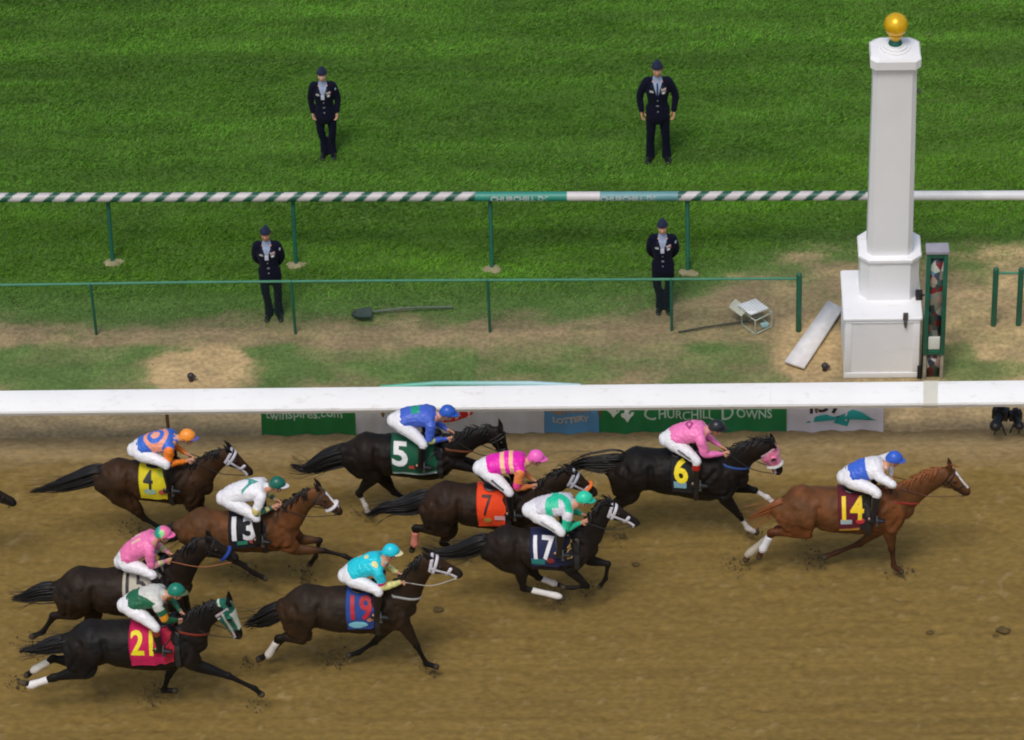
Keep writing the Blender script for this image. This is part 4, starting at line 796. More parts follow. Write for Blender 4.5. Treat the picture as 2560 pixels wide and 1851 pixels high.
    # eyes and nostrils
    for sg in (-1, 1):
        m = MB(); m.ball(q(.27, .032, sg*.086), (.020*s, .012*s, .018*s), 12); m.build('eye', M('horse_eye', (.012, .007, .004), .08, .1), root)
        m = MB(); m.ball(q(.955, .014, sg*.050), (.014*s, .006*s, .018*s), 8); m.build('nostril', M('nostril', (.010, .006, .006), .7), root)
    # mane: locks along the crest, blown back
    mc = np.array(mane_col if mane_col is not None else points); r2 = np.random.default_rng(int(gir[0]*100) % 997); CR = []
    npts, na = resample(np.array(NP[1:]), np.stack([NR[1:], NB[1:]], 1), 12)
    for i in range(90):
        k = r2.uniform(.10, 1.0); j = min(int(k*(len(npts)-1)), len(npts)-2); tg = npts[j+1]-npts[j]; tg /= np.linalg.norm(tg); up = np.cross(tg, (0, 1, 0)); up = up if up[2] > 0 else -up; up /= np.linalg.norm(up)
        c = npts[j]+up*(na[j, 0]*.95); sd = r2.choice([-1, 1], p=[.45, .55])*r2.uniform(.02, .09); ln = r2.uniform(.07, .16)*s
        CR.append(([c-up*.02, c+up*r2.uniform(.01, .035)-tg*ln*.3+[0, sd*.3, 0], c-tg*ln*.8+up*r2.uniform(-.03, .03)+[0, sd, 0], c-tg*ln*1.2+up*r2.uniform(-.07, .03)+[0, sd*1.3, 0]], [.011, .012, .008, .003]))
    FL = []
    for i in range(12): FL.append(([q(-.02, .085, r2.uniform(-.02, .02)), q(.10, .10, r2.uniform(-.03, .03)), q(.20, .085, r2.uniform(-.04, .04))], [.010, .009, .004]))
    CR.append(([npts[int(k)]+np.array([0, 0, 0])+np.cross(npts[min(int(k)+1, len(npts)-1)]-npts[max(int(k)-1, 0)], (0, 1, 0))/max(1e-6, np.linalg.norm(npts[min(int(k)+1, len(npts)-1)]-npts[max(int(k)-1, 0)]))*(-1 if np.cross(npts[-1]-npts[0], (0, 1, 0))[2] < 0 else 1)*na[int(k), 0]*.93 for k in np.linspace(len(npts)*.08, len(npts)-2, 9)], .022))
    strands('mane', CR, root, mc, hair_mat)
    if not hood: strands('forelock', FL, root, mc, hair_mat)
    # tail: dock plus streaming strands
    tp = [p3(p) for p in tail]; tp = [tp[0]+ax*.12]+tp; CR = []; TPr, TA_ = resample(np.array(tp), np.zeros((len(tp), 1)), 8); nt_ = len(TPr); dd = np.gradient(TPr, axis=0); dd /= np.linalg.norm(dd, axis=1, keepdims=True); upv = np.cross(dd, (0, 1, 0))
    CR.append(([TPr[int(k)] for k in np.linspace(0, nt_*.35, 4)], [.045*s, .040*s, .032*s, .015]))
    for i in range(22):
        k0 = int(r2.uniform(.3, .8)*(nt_-1)); k1 = nt_-1; u0, w0 = r2.normal(0, 1.6, 2); CR.append(([TPr[int(kk)]+upv[int(kk)]*u0*(.03+.05*j/3)+np.array([0, w0*.03, 0])+r2.normal(0, .012, 3) for j, kk in enumerate(np.linspace(k0, k1, 4))], [.004, .004, .003, .0012]))
    for i in range(170):
        a0 = r2.uniform(0, .35)*(nt_-1); a1 = r2.uniform(.60, 1.0)*(nt_-1); ks = np.linspace(a0, a1, 6).astype(int); u0, w0 = r2.normal(0, 1, 2); u0, w0 = np.clip(u0, -1.7, 1.7), np.clip(w0, -1.7, 1.7); pp = []
        for kk in ks: f_ = kk/(nt_-1); wd_ = (.018+.044*math.sin(min(1, f_*1.1+.05)**.8*math.pi))*tail_w; pp.append(TPr[kk]+upv[kk]*u0*wd_+np.array([0, w0*wd_*.8, 0])+r2.normal(0, .004, 3))
        CR.append((pp, [.006, .013, .014, .012, .008, .002]))
    strands('tail', CR, root, mc*(.9 if mane_col is None else 1.), hair_mat)
    # leg bandages
    if bandages:
        for key, bc in bandages.items():
            for nm, i, a, b_, ft, hf, hd_ in legs:
                if nm+str(i) == key:
                    m = MB(); k0, k1 = b_+(ft-b_)*.28, ft+(b_-ft)*.0; m.tube([k0, k0+(k1-k0)*.05, k0+(k1-k0)*.5, k0+(k1-k0)*.8, k1+(k1-k0)*.06, k1+(k1-k0)*.20], np.array([.042, .047, .045, .049, .053, .044])*s*1.04, np.array([.038, .042, .040, .044, .048, .040])*s*1.04, seg=16, sub=4); m.build('leg_bandage', M('bandage_%s' % (bc,), bc, .8, .06, 20, bump=.4, bscale=50), root)
    # bridle
    tk = tack or {}; bc = tk.get('bridle', (.012, .010, .009)); bmt = M('strap_%s' % (bc,), bc, .5, .1, 20); WV = np.array([0, 1., 0])
    br = MB(); wk = 1.7 if bc[0] > .3 else 1.
    def ring(t, w_=.012, tilt=0., off=.004):
        cen = q(t, -.02); P = strap_ring(bv, cen, hup*math.cos(tilt)+hv*math.sin(tilt), WV, 20, off, .16)
        if len(P) > 8: br.tube(P, w_*.5, w_*wk, seg=8, sub=2, closed=True, lat=tuple(hv))
    ring(.62, .013); ring(.16, .012, -.25); ring(.03, .013, -.35)
    for sg in (-1, 1):
        P = []
        for t in np.linspace(.05, .93, 9):
            cen = q(t, -.035); h = bv.ray_cast(Vector(tuple(cen+np.array([0, sg*.14, 0]))), Vector((0, -sg, 0)), .14)
            if h[0] is not None: P.append(np.array(h[0])+[0, sg*.004, 0])
        if len(P) > 3: br.tube(P, .011*wk, .006, seg=8, sub=2)
        br.tube([q(.90, -.04, sg*.055), q(.90, -.07, sg*.056), q(.935, -.055, sg*.056), q(.90, -.04, sg*.055)], .005, seg=6, sub=3)
    br.build('bridle', bmt, root)
    if noseband:
        P = strap_ring(bv, q(.66, -.01), hup, WV, 22, .016, .15); MB().tube(P, .030, .024, seg=12, sub=2, closed=True, lat=tuple(hv)).build('shadow_roll', M('roll_%s' % (noseband,), noseband, .9, .1, 30, bump=.5), root)
    if breast:
        cen = N[0]*.80+N[1]*.12+che*.08; nd = np.array([.30, 0, 1.]); nd /= np.linalg.norm(nd); uu = np.cross(nd, (0, 1, 0)); P = strap_ring(bv, cen, uu/np.linalg.norm(uu), WV, 26, .008, .42)
        if len(P) > 10: MB().tube(P, .007, .021, seg=8, sub=2, closed=True, lat=tuple(nd)).build('neck_strap', M('breast_%s' % (breast,), breast, .6, .1, 20), root)
    if hood:
        hc1, hc2 = hood; sel = (names == 'head') & (tt < .66) | ((names == 'neck') & (tt > .93)); idx = np.where(sel)[0]; remap = -np.ones(len(V), int); remap[idx] = np.arange(len(idx))
        nrm = np.empty(len(V)*3, np.float32); me.vertices.foreach_get('normal', nrm); nrm = nrm.reshape(-1, 3); Vh = V[idx]+nrm[idx]*.010; Q = [[remap[v] for v in p.vertices] for p in me.polygons if all(sel[v] for v in p.vertices)]
        off = np.array([0, 0, 0]); mh = mesh_np('blinker_hood', Vh, Q); dv = Vh-ph[0]; a = dv@hv/hk; b = dv@hup; c = np.tile(np.array(hc1), (len(Vh), 1)); c[(b > .055) & (a > .12)] = hc2; c[(np.abs(a-.27) < .08) & (np.abs(b-.015) < .035)] = (.012, .012, .012); c[(np.abs(b+.03) < .012)] = hc2
        paint(mh, c); place('blinker_hood', mh, cloth_mat('hood_cloth', .7, .1, .3, .2, 20), root)
        for sg in (-1, 1):
            m = MB(); cc = q(.25, .03, sg*.098); rows = []
            for t in np.linspace(.8, 4.4, 12): rows.append(cc+hv*(.045*math.cos(t))*1.+hup*(.045*math.sin(t)))
            rows = np.array(rows); o2 = rows+np.array([0, sg*.035, 0])+hv*.012; Vb = np.vstack([rows, o2, o2+hv*-.008, rows+hv*-.008]); n = 12
            m.add(Vb, [[i, i+1, n+i+1, n+i] for i in range(n-1)]+[[2*n+i, 2*n+i+1, 3*n+i+1, 3*n+i] for i in range(n-1)]+[[n+i, n+i+1, 2*n+i+1, 2*n+i] for i in range(n-1)]); m.build('blinker_cup', M('cup_%s' % (hc1,), hc1, .5, .05), root)
    # saddle cloth, saddle, girth
    spl, spa = resample(np.array(TP), np.stack([TA, TB], 1), 10)
    _so = np.argsort(spl[:, 0])
    def spine(x): return np.array([x, Y, np.interp(x, spl[_so, 0], spl[_so, 2])])
    if cloth:
        c0, c1, zb, ccol, num, ncol, nsz = cloth[:7]; extra = cloth[7] if len(cloth) > 7 else {}
        x0 = p3(c0, -.25)[0]; x1 = p3(c1, -.25)[0]; zlow = p3(zb, -.28)[2]; n, k = 18, 26; V2 = []
        def surf(x, ph_, sg, off): c_ = spine(x); d = np.array([0, sg*math.sin(ph_), math.cos(ph_)]); h = bv.ray_cast(Vector(tuple(c_+d*.9)), Vector(tuple(-d))); r = (np.array(h[0])-c_)@d if h[0] is not None else .3; return c_+d*(r+off)
        c_m = spine((x0+x1)/2); lo = 2.05
        for t in np.linspace(1.0, 2.5, 31):
            if surf((x0+x1)/2, t, -1, .012)[2] < zlow: lo = t; break
        lo = min(max(lo, 1.35), 2.35)
        for sg_t in np.linspace(-lo, lo, 2*k+1):
            for i in range(n): fx = i/(n-1); x = x0+(x1-x0)*fx+(.02*math.sin(abs(sg_t)*2.2)*(fx-.5)); V2.append(surf(x, abs(sg_t), -1 if sg_t < 0 else 1, .016+.0022*math.sin(i*.55+sg_t*5)))
        V2 = np.array(V2); nv = len(V2); rows = 2*k+1; Q = [[j*n+i, j*n+i+1, (j+1)*n+i+1, (j+1)*n+i] for j in range(rows-1) for i in range(n-1)]; ctr = np.array([spine(v[0]) for v in V2]); inn = V2-(V2-ctr)/np.linalg.norm(V2-ctr, axis=1, keepdims=True)*.012
        bd = [i for i in range(n)]+[j*n+n-1 for j in range(1, rows)]+[(rows-1)*n+i for i in range(n-2, -1, -1)]+[j*n for j in range(rows-2, 0, -1)]; Q3 = [[bd[i], bd[(i+1) % len(bd)], nv+bd[(i+1) % len(bd)], nv+bd[i]] for i in range(len(bd))]
        mc_ = mesh_np('saddle_cloth', np.vstack([V2, inn]), Q+[[nv+v for v in f[::-1]] for f in Q]+Q3)
        fx = np.tile(np.arange(n)/(n-1), rows); ft_ = np.repeat(np.abs(np.linspace(-1, 1, rows)), n); fx = np.concatenate([fx, fx]); ft_ = np.concatenate([ft_, ft_]); cc = np.tile(np.array(ccol), (2*nv, 1))
        if 'trim' in extra: cc[(ft_ > .955)] = extra['trim']
        if 'front' in extra: cc[(fx > .80)] = extra['front']
        if 'back' in extra: cc[(fx < .07)] = extra['back']
        paint(mc_, cc); sc_ = place('saddle_cloth', mc_, cloth_mat('saddle_cloth', .7, .1, .3, .25, 20), root)
        bc2 = BVHTree.FromPolygons([tuple(v) for v in V2], Q); zt_ = V2[:, 2].max()
        G = V2.reshape(rows, n, 3); arc = np.concatenate([[0], np.cumsum(np.linalg.norm(np.diff(G[:k+1, n//2], axis=0), axis=1))])
        def stick(P, off=.007):   # (x, height along the cloth) points laid onto the near flank
            out = []
            for x, v in P:
                a_ = min(max((x-x0)/(x1-x0), -.02), 1.02)*(n-1); r_ = float(np.interp(v, arc, np.arange(k+1))); i = min(int(max(a_, 0)), n-2); j = min(int(r_), k-1); fu, fv = a_-i, r_-j
                p = (G[j, i]*(1-fu)+G[j, i+1]*fu)*(1-fv)+(G[j+1, i]*(1-fu)+G[j+1, i+1]*fu)*fv; nn = np.cross(G[j, i+1]-G[j, i], G[j+1, i]-G[j, i]); nn /= np.linalg.norm(nn); nn = nn if nn[1] < 0 or nn[2] > .5 else -nn; out.append(p+nn*off)
            return np.array(out)
        zlo = 0.; cxn = x0+(x1-x0)*extra.get('nx', .42); czn = zlo+arc[-1]*extra.get('nf', .50); Vt, Tt = text_mesh(num, nsz, extra.get('bold', .012), fine=.022); sx = extra.get('tw', .4)*(x1-x0)/np.ptp(Vt[:, 0])
        if 'outline' in extra:
            Vo, To = text_mesh(num, nsz, extra.get('bold', .012)+.009, fine=.022); MB().add(stick(np.stack([cxn+Vo[:, 0]*sx, czn+Vo[:, 1]], 1), .005), [], To).build('number_outline', M('num_%s' % (extra['outline'],), extra['outline'], .6, .05), sc_, smooth=False)
        MB().add(stick(np.stack([cxn+Vt[:, 0]*sx, czn+Vt[:, 1]], 1), .009), [], Tt).build('number', M('num_%s' % (ncol,), ncol, .6, .05), sc_, smooth=False)
        for (kind, u, v, ru, rv, lc) in extra.get('logos', []):
            el = np.array(ell(x0+(x1-x0)*u, zlo+v, ru, rv, 18)) if kind == 'o' else np.array([(x0+(x1-x0)*u-ru, zlo+v-rv), (x0+(x1-x0)*u+ru, zlo+v-rv), (x0+(x1-x0)*u+ru, zlo+v), (x0+(x1-x0)*u+ru, zlo+v+rv), (x0+(x1-x0)*u-ru, zlo+v+rv), (x0+(x1-x0)*u-ru, zlo+v)])
            P = stick(np.vstack([el, el.mean(0)]), .007); kk = len(el); MB().add(P, [], [[i, (i+1) % kk, kk] for i in range(kk)]).build('logo', M('logo_%s' % (lc,), lc, .6, .05), sc_, smooth=False)
        xs_ = max(x0+(x1-x0)*.62, x1-.10)
    else: xs_ = gir[0]-.15; surf = None
    c_ = spine(xs_); zt = [h for h in [bv.ray_cast(Vector((xs_, Y, 3)), Vector((0, 0, -1)))] if h[0]]; zt = zt[0][0].z if zt else c_[2]+.33
    m = MB(); m.tube([(xs_-.17, Y, zt+.035), (xs_-.09, Y, zt+.028), (xs_+.05, Y, zt+.030), (xs_+.17, Y, zt+.062)], [.022, .022, .022, .026], [.09, .115, .085, .05], seg=16); 
    for sg in (-1, 1): m.tube([(xs_+.07, Y+sg*.07, zt+.02), (xs_+.10, Y+sg*.17, zt-.03), (xs_+.13, Y+sg*.235, zt-.16)], [.06, .06, .045], [.016, .014, .012], seg=14, lat=(0, .8*sg, -.6))
    sad = m.build('saddle', M('saddle_leather', (.010, .009, .010), .4, .15, 20), root)
    P = strap_ring(bv, spine(xs_+.14), np.array([0, 0, 1.]), WV, 30, .016, .50, 1.10)
    if P: MB().tube(P, .005, .035, seg=8, sub=2, closed=True, lat=(1, 0, 0)).build('girth', M('girth_%s' % (tk.get('girth', (.02, .02, .022)),), tk.get('girth', (.02, .02, .022)), .6, .1), root)
    return dict(root=root, Y=Y, p3=p3, s=s, bit=[q(.91, -.055, -.058), q(.91, -.055, .058)], body=bv, top=zt, names=names, wither=gir, saddle=xs_, bmat=bmt)

# ================================================================ JOCKEYS
silk_mat = lambda: cloth_mat('silk', .42, .0, .45, .55, 16)
WHITE = (.78, .77, .80)
def jockey(h, label, pel, sho, hel, knee, foot, elb, hnd, silks, sleeve, helmet, breeches=WHITE, boots=(.008, .008, .009), peak=None, stripe=None, hand2=None, look=None, reins=(.015, .012, .010), skin=SKIN, helm_fn=None, goggles=(.05, .05, .055), whip=None, gloves=None, boot_top=None, s=.93):
    p3, Y = h['p3'], h['Y']
    pe, sh = p3(pel), p3(sho); hc = p3(hel); root = empty('person', (pe[0], Y, h['top']), label, 'jockey', 'jockeys crouched over the racehorses')
    kn = p3(knee, -.25); ft = p3(foot, -.31); el = p3(elb, -.20); ha = p3(hnd, -.08)
    # keep limb lengths human
    def clampseg(a, b, lo, hi): d = b-a; L_ = np.linalg.norm(d); return a+d/L_*min(max(L_, lo), hi)
    ax = sh-pe; L_ = np.linalg.norm(ax); ax /= L_
    if L_ > .52: pe = sh-ax*.52; 
    if L_ < .40: pe = sh-ax*.40
    up = np.cross(ax, (0, 1, 0)); up = up if up[2] > 0 else -up
    far = lambda p, k=1., dx=0.: np.array([p[0]+dx, 2*Y-p[1], p[2]])*1.
    hipn = pe+np.array([.03, -.09, -.03]); kn = clampseg(hipn, kn, .36, .47); ft = clampseg(kn, ft, .34, .46)
    shn = sh+np.array([-.02, -.165, -.03]); el = clampseg(shn, el, .22, .30); ha = clampseg(el, ha, .20, .28)
    ha2 = far(ha, dx=.03) if hand2 is None else clampseg(far(el), p3(hand2, .07), .20, .28)
    B = MB(); bn = Bones()
    f = np.array([1, 0, -.22]) if look is None else np.array(look, float); hcen = hc+np.array([-.005, 0, -.045])
    TP = [pe-ax*.08, pe, pe+(sh-pe)*.35+up*.03, pe+(sh-pe)*.75+up*.02, sh-ax*.0, sh+ax*.08]; TA = np.array([.10, .130, .110, .118, .095, .06])*s; TB = np.array([.11, .165, .140, .170, .165, .07])*s
    B.tube(TP, TA, TB); nb = sh+ax*.05; B.tube([nb-ax*.06, nb+(hcen-nb)*.6, hcen], [.060*s, .052*s, .05*s])
    P, f, l, u = head(B, bn, hcen, f, .96)
    sides = [(-1, hipn, kn, ft, shn, el, ha), (1, far(hipn), far(kn, dx=.02), far(ft, dx=.03), far(shn), far(el, dx=.02), ha2)]
    for sg, hp, k_, f_, s_, e_, h_ in sides:
        B.tube([hp, (hp+k_)/2, k_], np.array([.092, .078, .057])*s, lat=(0, 1, 0), seg=12); B.tube([k_, k_+(f_-k_)*.35, f_], np.array([.054, .055, .036])*s, seg=12)
        B.tube([f_+[-.05, 0, -.02], f_+[.02, 0, -.03], f_+[.13, 0, -.045]], np.array([.035, .036, .024])*s, np.array([.03, .036, .032])*s, seg=10)
        B.tube([s_, e_, h_], np.array([.052, .042, .027])*s, seg=10); hd = h_-e_; hd = hd/np.linalg.norm(hd)+np.array([.4, -sg*.1, -.1]); hand(B, h_, hd, (0, -sg*.9, -.5), sg, 1.15, .95)
    me = fuse(B, 'body', .0075, 2); paint(me, np.tile(skin, (len(me.vertices), 1))); place('body', me, skin_mat, root)
    if gloves: pass
    # breeches
    m = MB(); m.tube([pe-ax*.10, pe, pe+ax*.10], np.array([.115, .150, .125])*s, np.array([.13, .182, .15])*s)
    for sg, hp, k_, f_, *_ in sides: m.tube([hp-ax*.02, (hp+k_)/2+[0, 0, .006], k_, k_+(f_-k_)*.12], np.array([.118, .096, .070, .062])*s, seg=14); m.tube([pe-ax*.03+[0, sg*.06, -.01], hp], np.array([.12, .11])*s, seg=14)
    def bcol(V):
        c = np.tile(np.array(breeches), (len(V), 1))
        if stripe:
            a, b = hipn, kn; d = b-a; t = ((V-a)@d)/(d@d); k = (V[:, 1] < Y-.10) & (np.abs(((V-(a+d*.5)))@np.cross(d/np.linalg.norm(d), (0, 1, 0))-.0) < .014) & (t > .25) & (t < .85); c[k] = stripe
        return c
    garment('breeches', m, root, bcol, silk_mat(), folds=.009)
    def tcol(V):
        c = np.tile(np.array(boots, float), (len(V), 1))
        if boot_top is not None:
            for sg, hp, k_, f_, *_ in sides: d = f_-k_; t = ((V-k_)@d)/(d@d); near = np.abs(V[:, 1]-k_[1]) < .12; c[near & (t < .36)] = boot_top
        return c
    for sg, hp, k_, f_, *_ in sides:
        m = MB(); m.tube([k_+(f_-k_)*.10, k_+(f_-k_)*.4, k_+(f_-k_)*.9, f_+[.0, 0, -.01]], np.array([.060, .063, .044, .044])*s, seg=14); m.tube([f_+[-.06, 0, -.03], f_+[.02, 0, -.035], f_+[.14, 0, -.05]], np.array([.042, .044, .030])*s, np.array([.036, .043, .038])*s, seg=12)
        garment('boot', m, root, tcol, cloth_mat('boot_leather', .28, 0, .6, .05, 20))
    # silks
    m = MB(); SP = [pe+(sh-pe)*.10+up*.012, pe+(sh-pe)*.35+up*.035, pe+(sh-pe)*.72+up*.028, sh+up*.006, sh+ax*.055]; m.tube(SP, np.array([.150, .148, .150, .120, .07])*s, np.array([.185, .178, .200, .195, .085])*s, seg=20)
    b2 = Bones(); b2.add('torso', SP, .16)
    for sg, hp, k_, f_, s_, e_, h_ in sides: m.tube([s_+[-.0, -sg*.05, .02], s_, (s_+e_)/2, e_, (e_+h_)/2, h_+(e_-h_)*.10], np.array([.078, .080, .074, .060, .048, .033])*s, seg=14); b2.add('sleeve', [s_, e_, h_], [.06, .05, .04])
    def scol(V):
        K, t = b2.find(V); d = V-pe; a = d@ax/np.linalg.norm(sh-pe); b = (V-(pe+sh)/2)@up; w_ = (V[:, 1]-Y); tor = K == 0
        return silks(V, tor, a, b, w_, t, K) if callable(silks) else np.where(tor[:, None], np.array(silks), np.array(sleeve))
    garment('silks', m, root, scol, silk_mat(), folds=.016)
    # helmet with cover and peak
    hm = MB(); rows = []; n = 22
    for k, t in enumerate(np.linspace(0, math.pi/2, 8)):
        rows.append([P(-.006+(.118+.004*math.cos(a))*math.cos(t)*math.cos(a), .102*math.cos(t)*math.sin(a), .024-.030*math.cos(t)*(-math.cos(a)*.9+.2)*(1 if k < 3 else .3)*.8+.118*math.sin(t)) for a in np.linspace(0, 2*math.pi, n, endpoint=False)])
    V = np.array(rows).reshape(-1, 3); lowr = np.array(rows[0])*.985+hcen*.015; Vv = np.vstack([V, lowr, [hcen]]); nR = len(rows)
    Q = [[i*n+j, i*n+(j+1) % n, (i+1)*n+(j+1) % n, (i+1)*n+j] for i in range(nR-1) for j in range(n)]+[[nR*n+j, nR*n+(j+1) % n, (j+1) % n, j] for j in range(n)]
    me = mesh_np('helmet', Vv, Q, [[nR*n+(j+1) % n, nR*n+j, (nR+1)*n] for j in range(n)]); Vw = verts_of(me)
    c = np.tile(np.array(helmet, float), (len(Vw), 1))
    if helm_fn: d = Vw-hcen; c = helm_fn(c, d@f, d@l, d@u)
    paint(me, c); place('helmet', me, cloth_mat('helmet_cover', .35, 0, .5, .1, 12), root); me.set_sharp_from_angle(angle=R(50))
    pk = MB(); V = []; 
    for i, a in enumerate(np.linspace(-1.0, 1.0, 9)):
        V += [P(.108*math.cos(a)+.0, .100*math.sin(a), .040), P(.108*math.cos(a)+.062*math.cos(a*1.4), .104*math.sin(a), .022), P(.108*math.cos(a)+.060*math.cos(a*1.4), .103*math.sin(a), .014), P(.106*math.cos(a), .098*math.sin(a), .028)]
    pk.add(V, [[i*4+j, (i+1)*4+j, (i+1)*4+(j+1) % 4, i*4+(j+1) % 4] for i in range(8) for j in range(4)]); pk.build('peak', M('peak_%s' % ((peak or helmet),), peak or helmet, .4, .05), root)
    g = MB(); g.tube([P(.062, -.072, .012), P(.090, -.040, .014), P(.094, 0, .012), P(.090, .040, .014), P(.062, .072, .012)], .019, .012, seg=10, lat=tuple(f)); g.tube([P(.04, -.085, .012), P(-.05, -.092, .03), P(-.11, 0, .035), P(-.05, .092, .03), P(.04, .085, .012)], .006, .004, seg=6, lat=tuple(f)); g.build('goggles', M('goggles_%s' % (goggles,), goggles, .15, .05), root)
    eyes(P, .96, root)
    m = MB(); m.tube([P(.02, -.07, -.02), P(.03, -.035, -.095), P(.035, 0, -.112), P(.03, .035, -.095), P(.02, .07, -.02)], .005, seg=6, lat=tuple(f)); m.build('chin_strap', M('chin_strap', (.012, .012, .012), .6), root)
    # reins belong to the horse's tack and run from the bit to the hands
    hr = h['root']; m = MB()
    for bt, hh in zip(h['bit'], (ha, ha2)): e = hh+np.array([.06, 0, -.01]); mid = (bt+e)/2+np.array([0, 0, -.05]); mid[1] += (-.04 if hh is ha else .04); m.tube([bt, mid, e, e+np.array([-.05, 0, -.03])], .0075, .004, seg=6, sub=6)
    m.tube([ha+[.02, 0, -.05], ((ha+ha2)/2)+[.04, 0, -.14], ha2+[.02, 0, -.05]], .0075, .004, seg=6); m.build('reins', M('reins_%s' % (reins,), reins, .6, .1), hr)
    # irons and leathers
    for sg, hp, k_, f_, *_ in sides:
        m = MB(); t0 = np.array([h['saddle']+.08, Y+sg*.20, h['top']-.08]); b0 = f_+np.array([.05, 0, .03]); m.tube([t0, (t0+b0)/2+[0, sg*.02, 0], b0], .012, .004, seg=6); st = m.build('stirrup_leather', M('leather_black'  , (.012, .011, .011), .5), hr)
        m = MB(); c = f_+np.array([.05, 0, -.03]); m.tube([c+[0, -.055, -.05], c+[0, -.05, .02], c+[0, 0, .075], c+[0, .05, .02], c+[0, .055, -.05]], .008, seg=6, lat=(1, 0, 0)); m.box(c+[0, 0, -.055], (.04, .12, .014)); m.build('stirrup_iron', M('steel'), st)
    if whip is not None:
        a = ha+np.array([.04, -.01, 0.]); d = np.array(whip, float); d /= np.linalg.norm(d); o = MB().tube([a-d*.08, a, a+d*.1], [.012, .013, .011], seg=8, sub=2).build('handle', M('whip_grip', (.015, .015, .015), .6))
        r_ = empty('riding_whip', a, 'riding whip held by the '+label.split(',')[0].replace('crouched ', ''), 'whip', 'riding whips held by jockeys'); o.parent = r_; o.data.transform(Matrix.Translation(-Vector(tuple(a))))
        m = MB(); m.tube([a+d*.1, a+d*.35, a+d*.55], [.007, .006, .005], seg=8, sub=2); m.box(a+d*.585, (.05, .012, .022), ry=-math.atan2(d[2], d[0])); m.build('shaft', M('whip_shaft', (.03, .03, .03), .5), r_)
    return root
# ================================================================ THE FIELD
BLK = (.0075, .0065, .006); DKB = (.022, .013, .008); BAY = (.12, .040, .012); CHEST = (.112, .046, .017); BROWN = (.019, .012, .008)
WSTRAP = (.62, .60, .66)
def two(a, b, cut): return lambda V, tor, A, B_, w_, t, K: np.where((tor & (A < cut))[:, None], np.array(a), np.array(b))

# 14, the chestnut leader
h = horse('7', 3.2, 'bright chestnut horse in front wearing maroon cloth fourteen with a white blaze', CHEST, (.06, .022, .010),
    tr=[(655, 890), (930, 885), (1220, 890), (1400, 880)], neck=[(1480, 790), (1630, 700), (1790, 615)], hd=[(1835, 600), (1955, 705)], ear=(1850, 490),
    fore=[[(1375, 1060), (1392, 1210), (1408, 1345), (1465, 1390)], [(1300, 1040), (1130, 1165), (935, 1240), (800, 1290)]],
    hind=[[(700, 1060), (420, 1075), (352, 1200), (315, 1275)], [(690, 1030), (470, 1050), (255, 1230), (205, 1300)]],
    tail=[(490, 850), (390, 895), (210, 975)], bandages={'h0': (.72, .71, .74), 'h1': (.42, .38, .30)}, blaze=(.10, .86, .034), socks={}, breast=(.30, .03, .02), mane_col=(.24, .075, .02), tail_w=.85,
    cloth=((965, 740), (1185, 740), (1080, 1045), (.11, .004, .016), '14', (.80, .56, .01), 0.45, dict(nx=0.44, tw=0.78, nf=.52, bold=0.012, trim=(.42, .20, .02), front=(.012, .010, .012), logos=[('r', .28, .16, .075, .035, (.34, .42, .44)), ('o', .80, .17, .06, .05, (.55, .03, .05))])))
jockey(h, 'crouched jockey on the chestnut leader, white and blue silks, blue cap', (1065, 610), (1300, 545), (1410, 465), (1235, 735), (1240, 960), (1320, 640), (1365, 700),
    two((.045, .13, .62), WHITE, .60), WHITE, (.03, .11, .55), boots=(.012, .012, .02), peak=(.05, .12, .55), reins=(.10, .03, .02), whip=(-.10, -.05, -1.))
# 6, black horse with pink blinkers
h = horse('6', 3.4, 'black horse wearing pink blinkers and black cloth with yellow six', BLK, BLK,
    tr=[(925, 640), (1190, 640), (1480, 680), (1680, 690)], neck=[(1740, 570), (1840, 500), (1965, 450)], hd=[(2015, 460), (2095, 640)], ear=(2018, 335),
    fore=[[(1650, 850), (1775, 1000), (1845, 1105), (1915, 1140)], [(1740, 760), (1905, 800), (2000, 855), (2060, 905)]],
    hind=[[(880, 840), (720, 950), (600, 990), (540, 1030)], [(900, 830), (800, 930), (690, 1020), (640, 1060)]],
    tail=[(790, 560), (640, 570), (480, 580), (330, 680)], tail_w=1.15, socks={'f0': 1, 'f1': 1.1}, hood=((.70, .17, .30), (.78, .30, .42)), noseband=(.55, .56, .52), breast=(.03, .08, .28), tack=dict(bridle=(.5, .3, .36)),
    cloth=((1225, 560), (1400, 570), (1300, 805), (.008, .008, .010), '6', (.84, .66, .01), 0.47, dict(nx=0.44, tw=0.62, nf=.52, bold=0.014, logos=[('r', .40, .14, .085, .05, (.22, .42, .52))])))
jockey(h, 'crouched jockey in all pink silks with a black cap', (1245, 370), (1475, 320), (1592, 275), (1415, 545), (1430, 740), (1500, 500), (1660, 500),
    lambda V, tor, A, B_, w_, t, K: np.where((tor & (A > .52) & (A < .82) & (B_ > .09) & (np.abs(np.abs((A-.67)/.15)+np.abs(w_/.10)-.75) < .25))[:, None], np.array((.30, .03, .14)), np.array((.86, .20, .47))), (.86, .16, .40), (.012, .014, .018), boots=(.010, .010, .010), boot_top=(.40, .01, .01), hand2=(1630, 445), stripe=(.10, .10, .14))
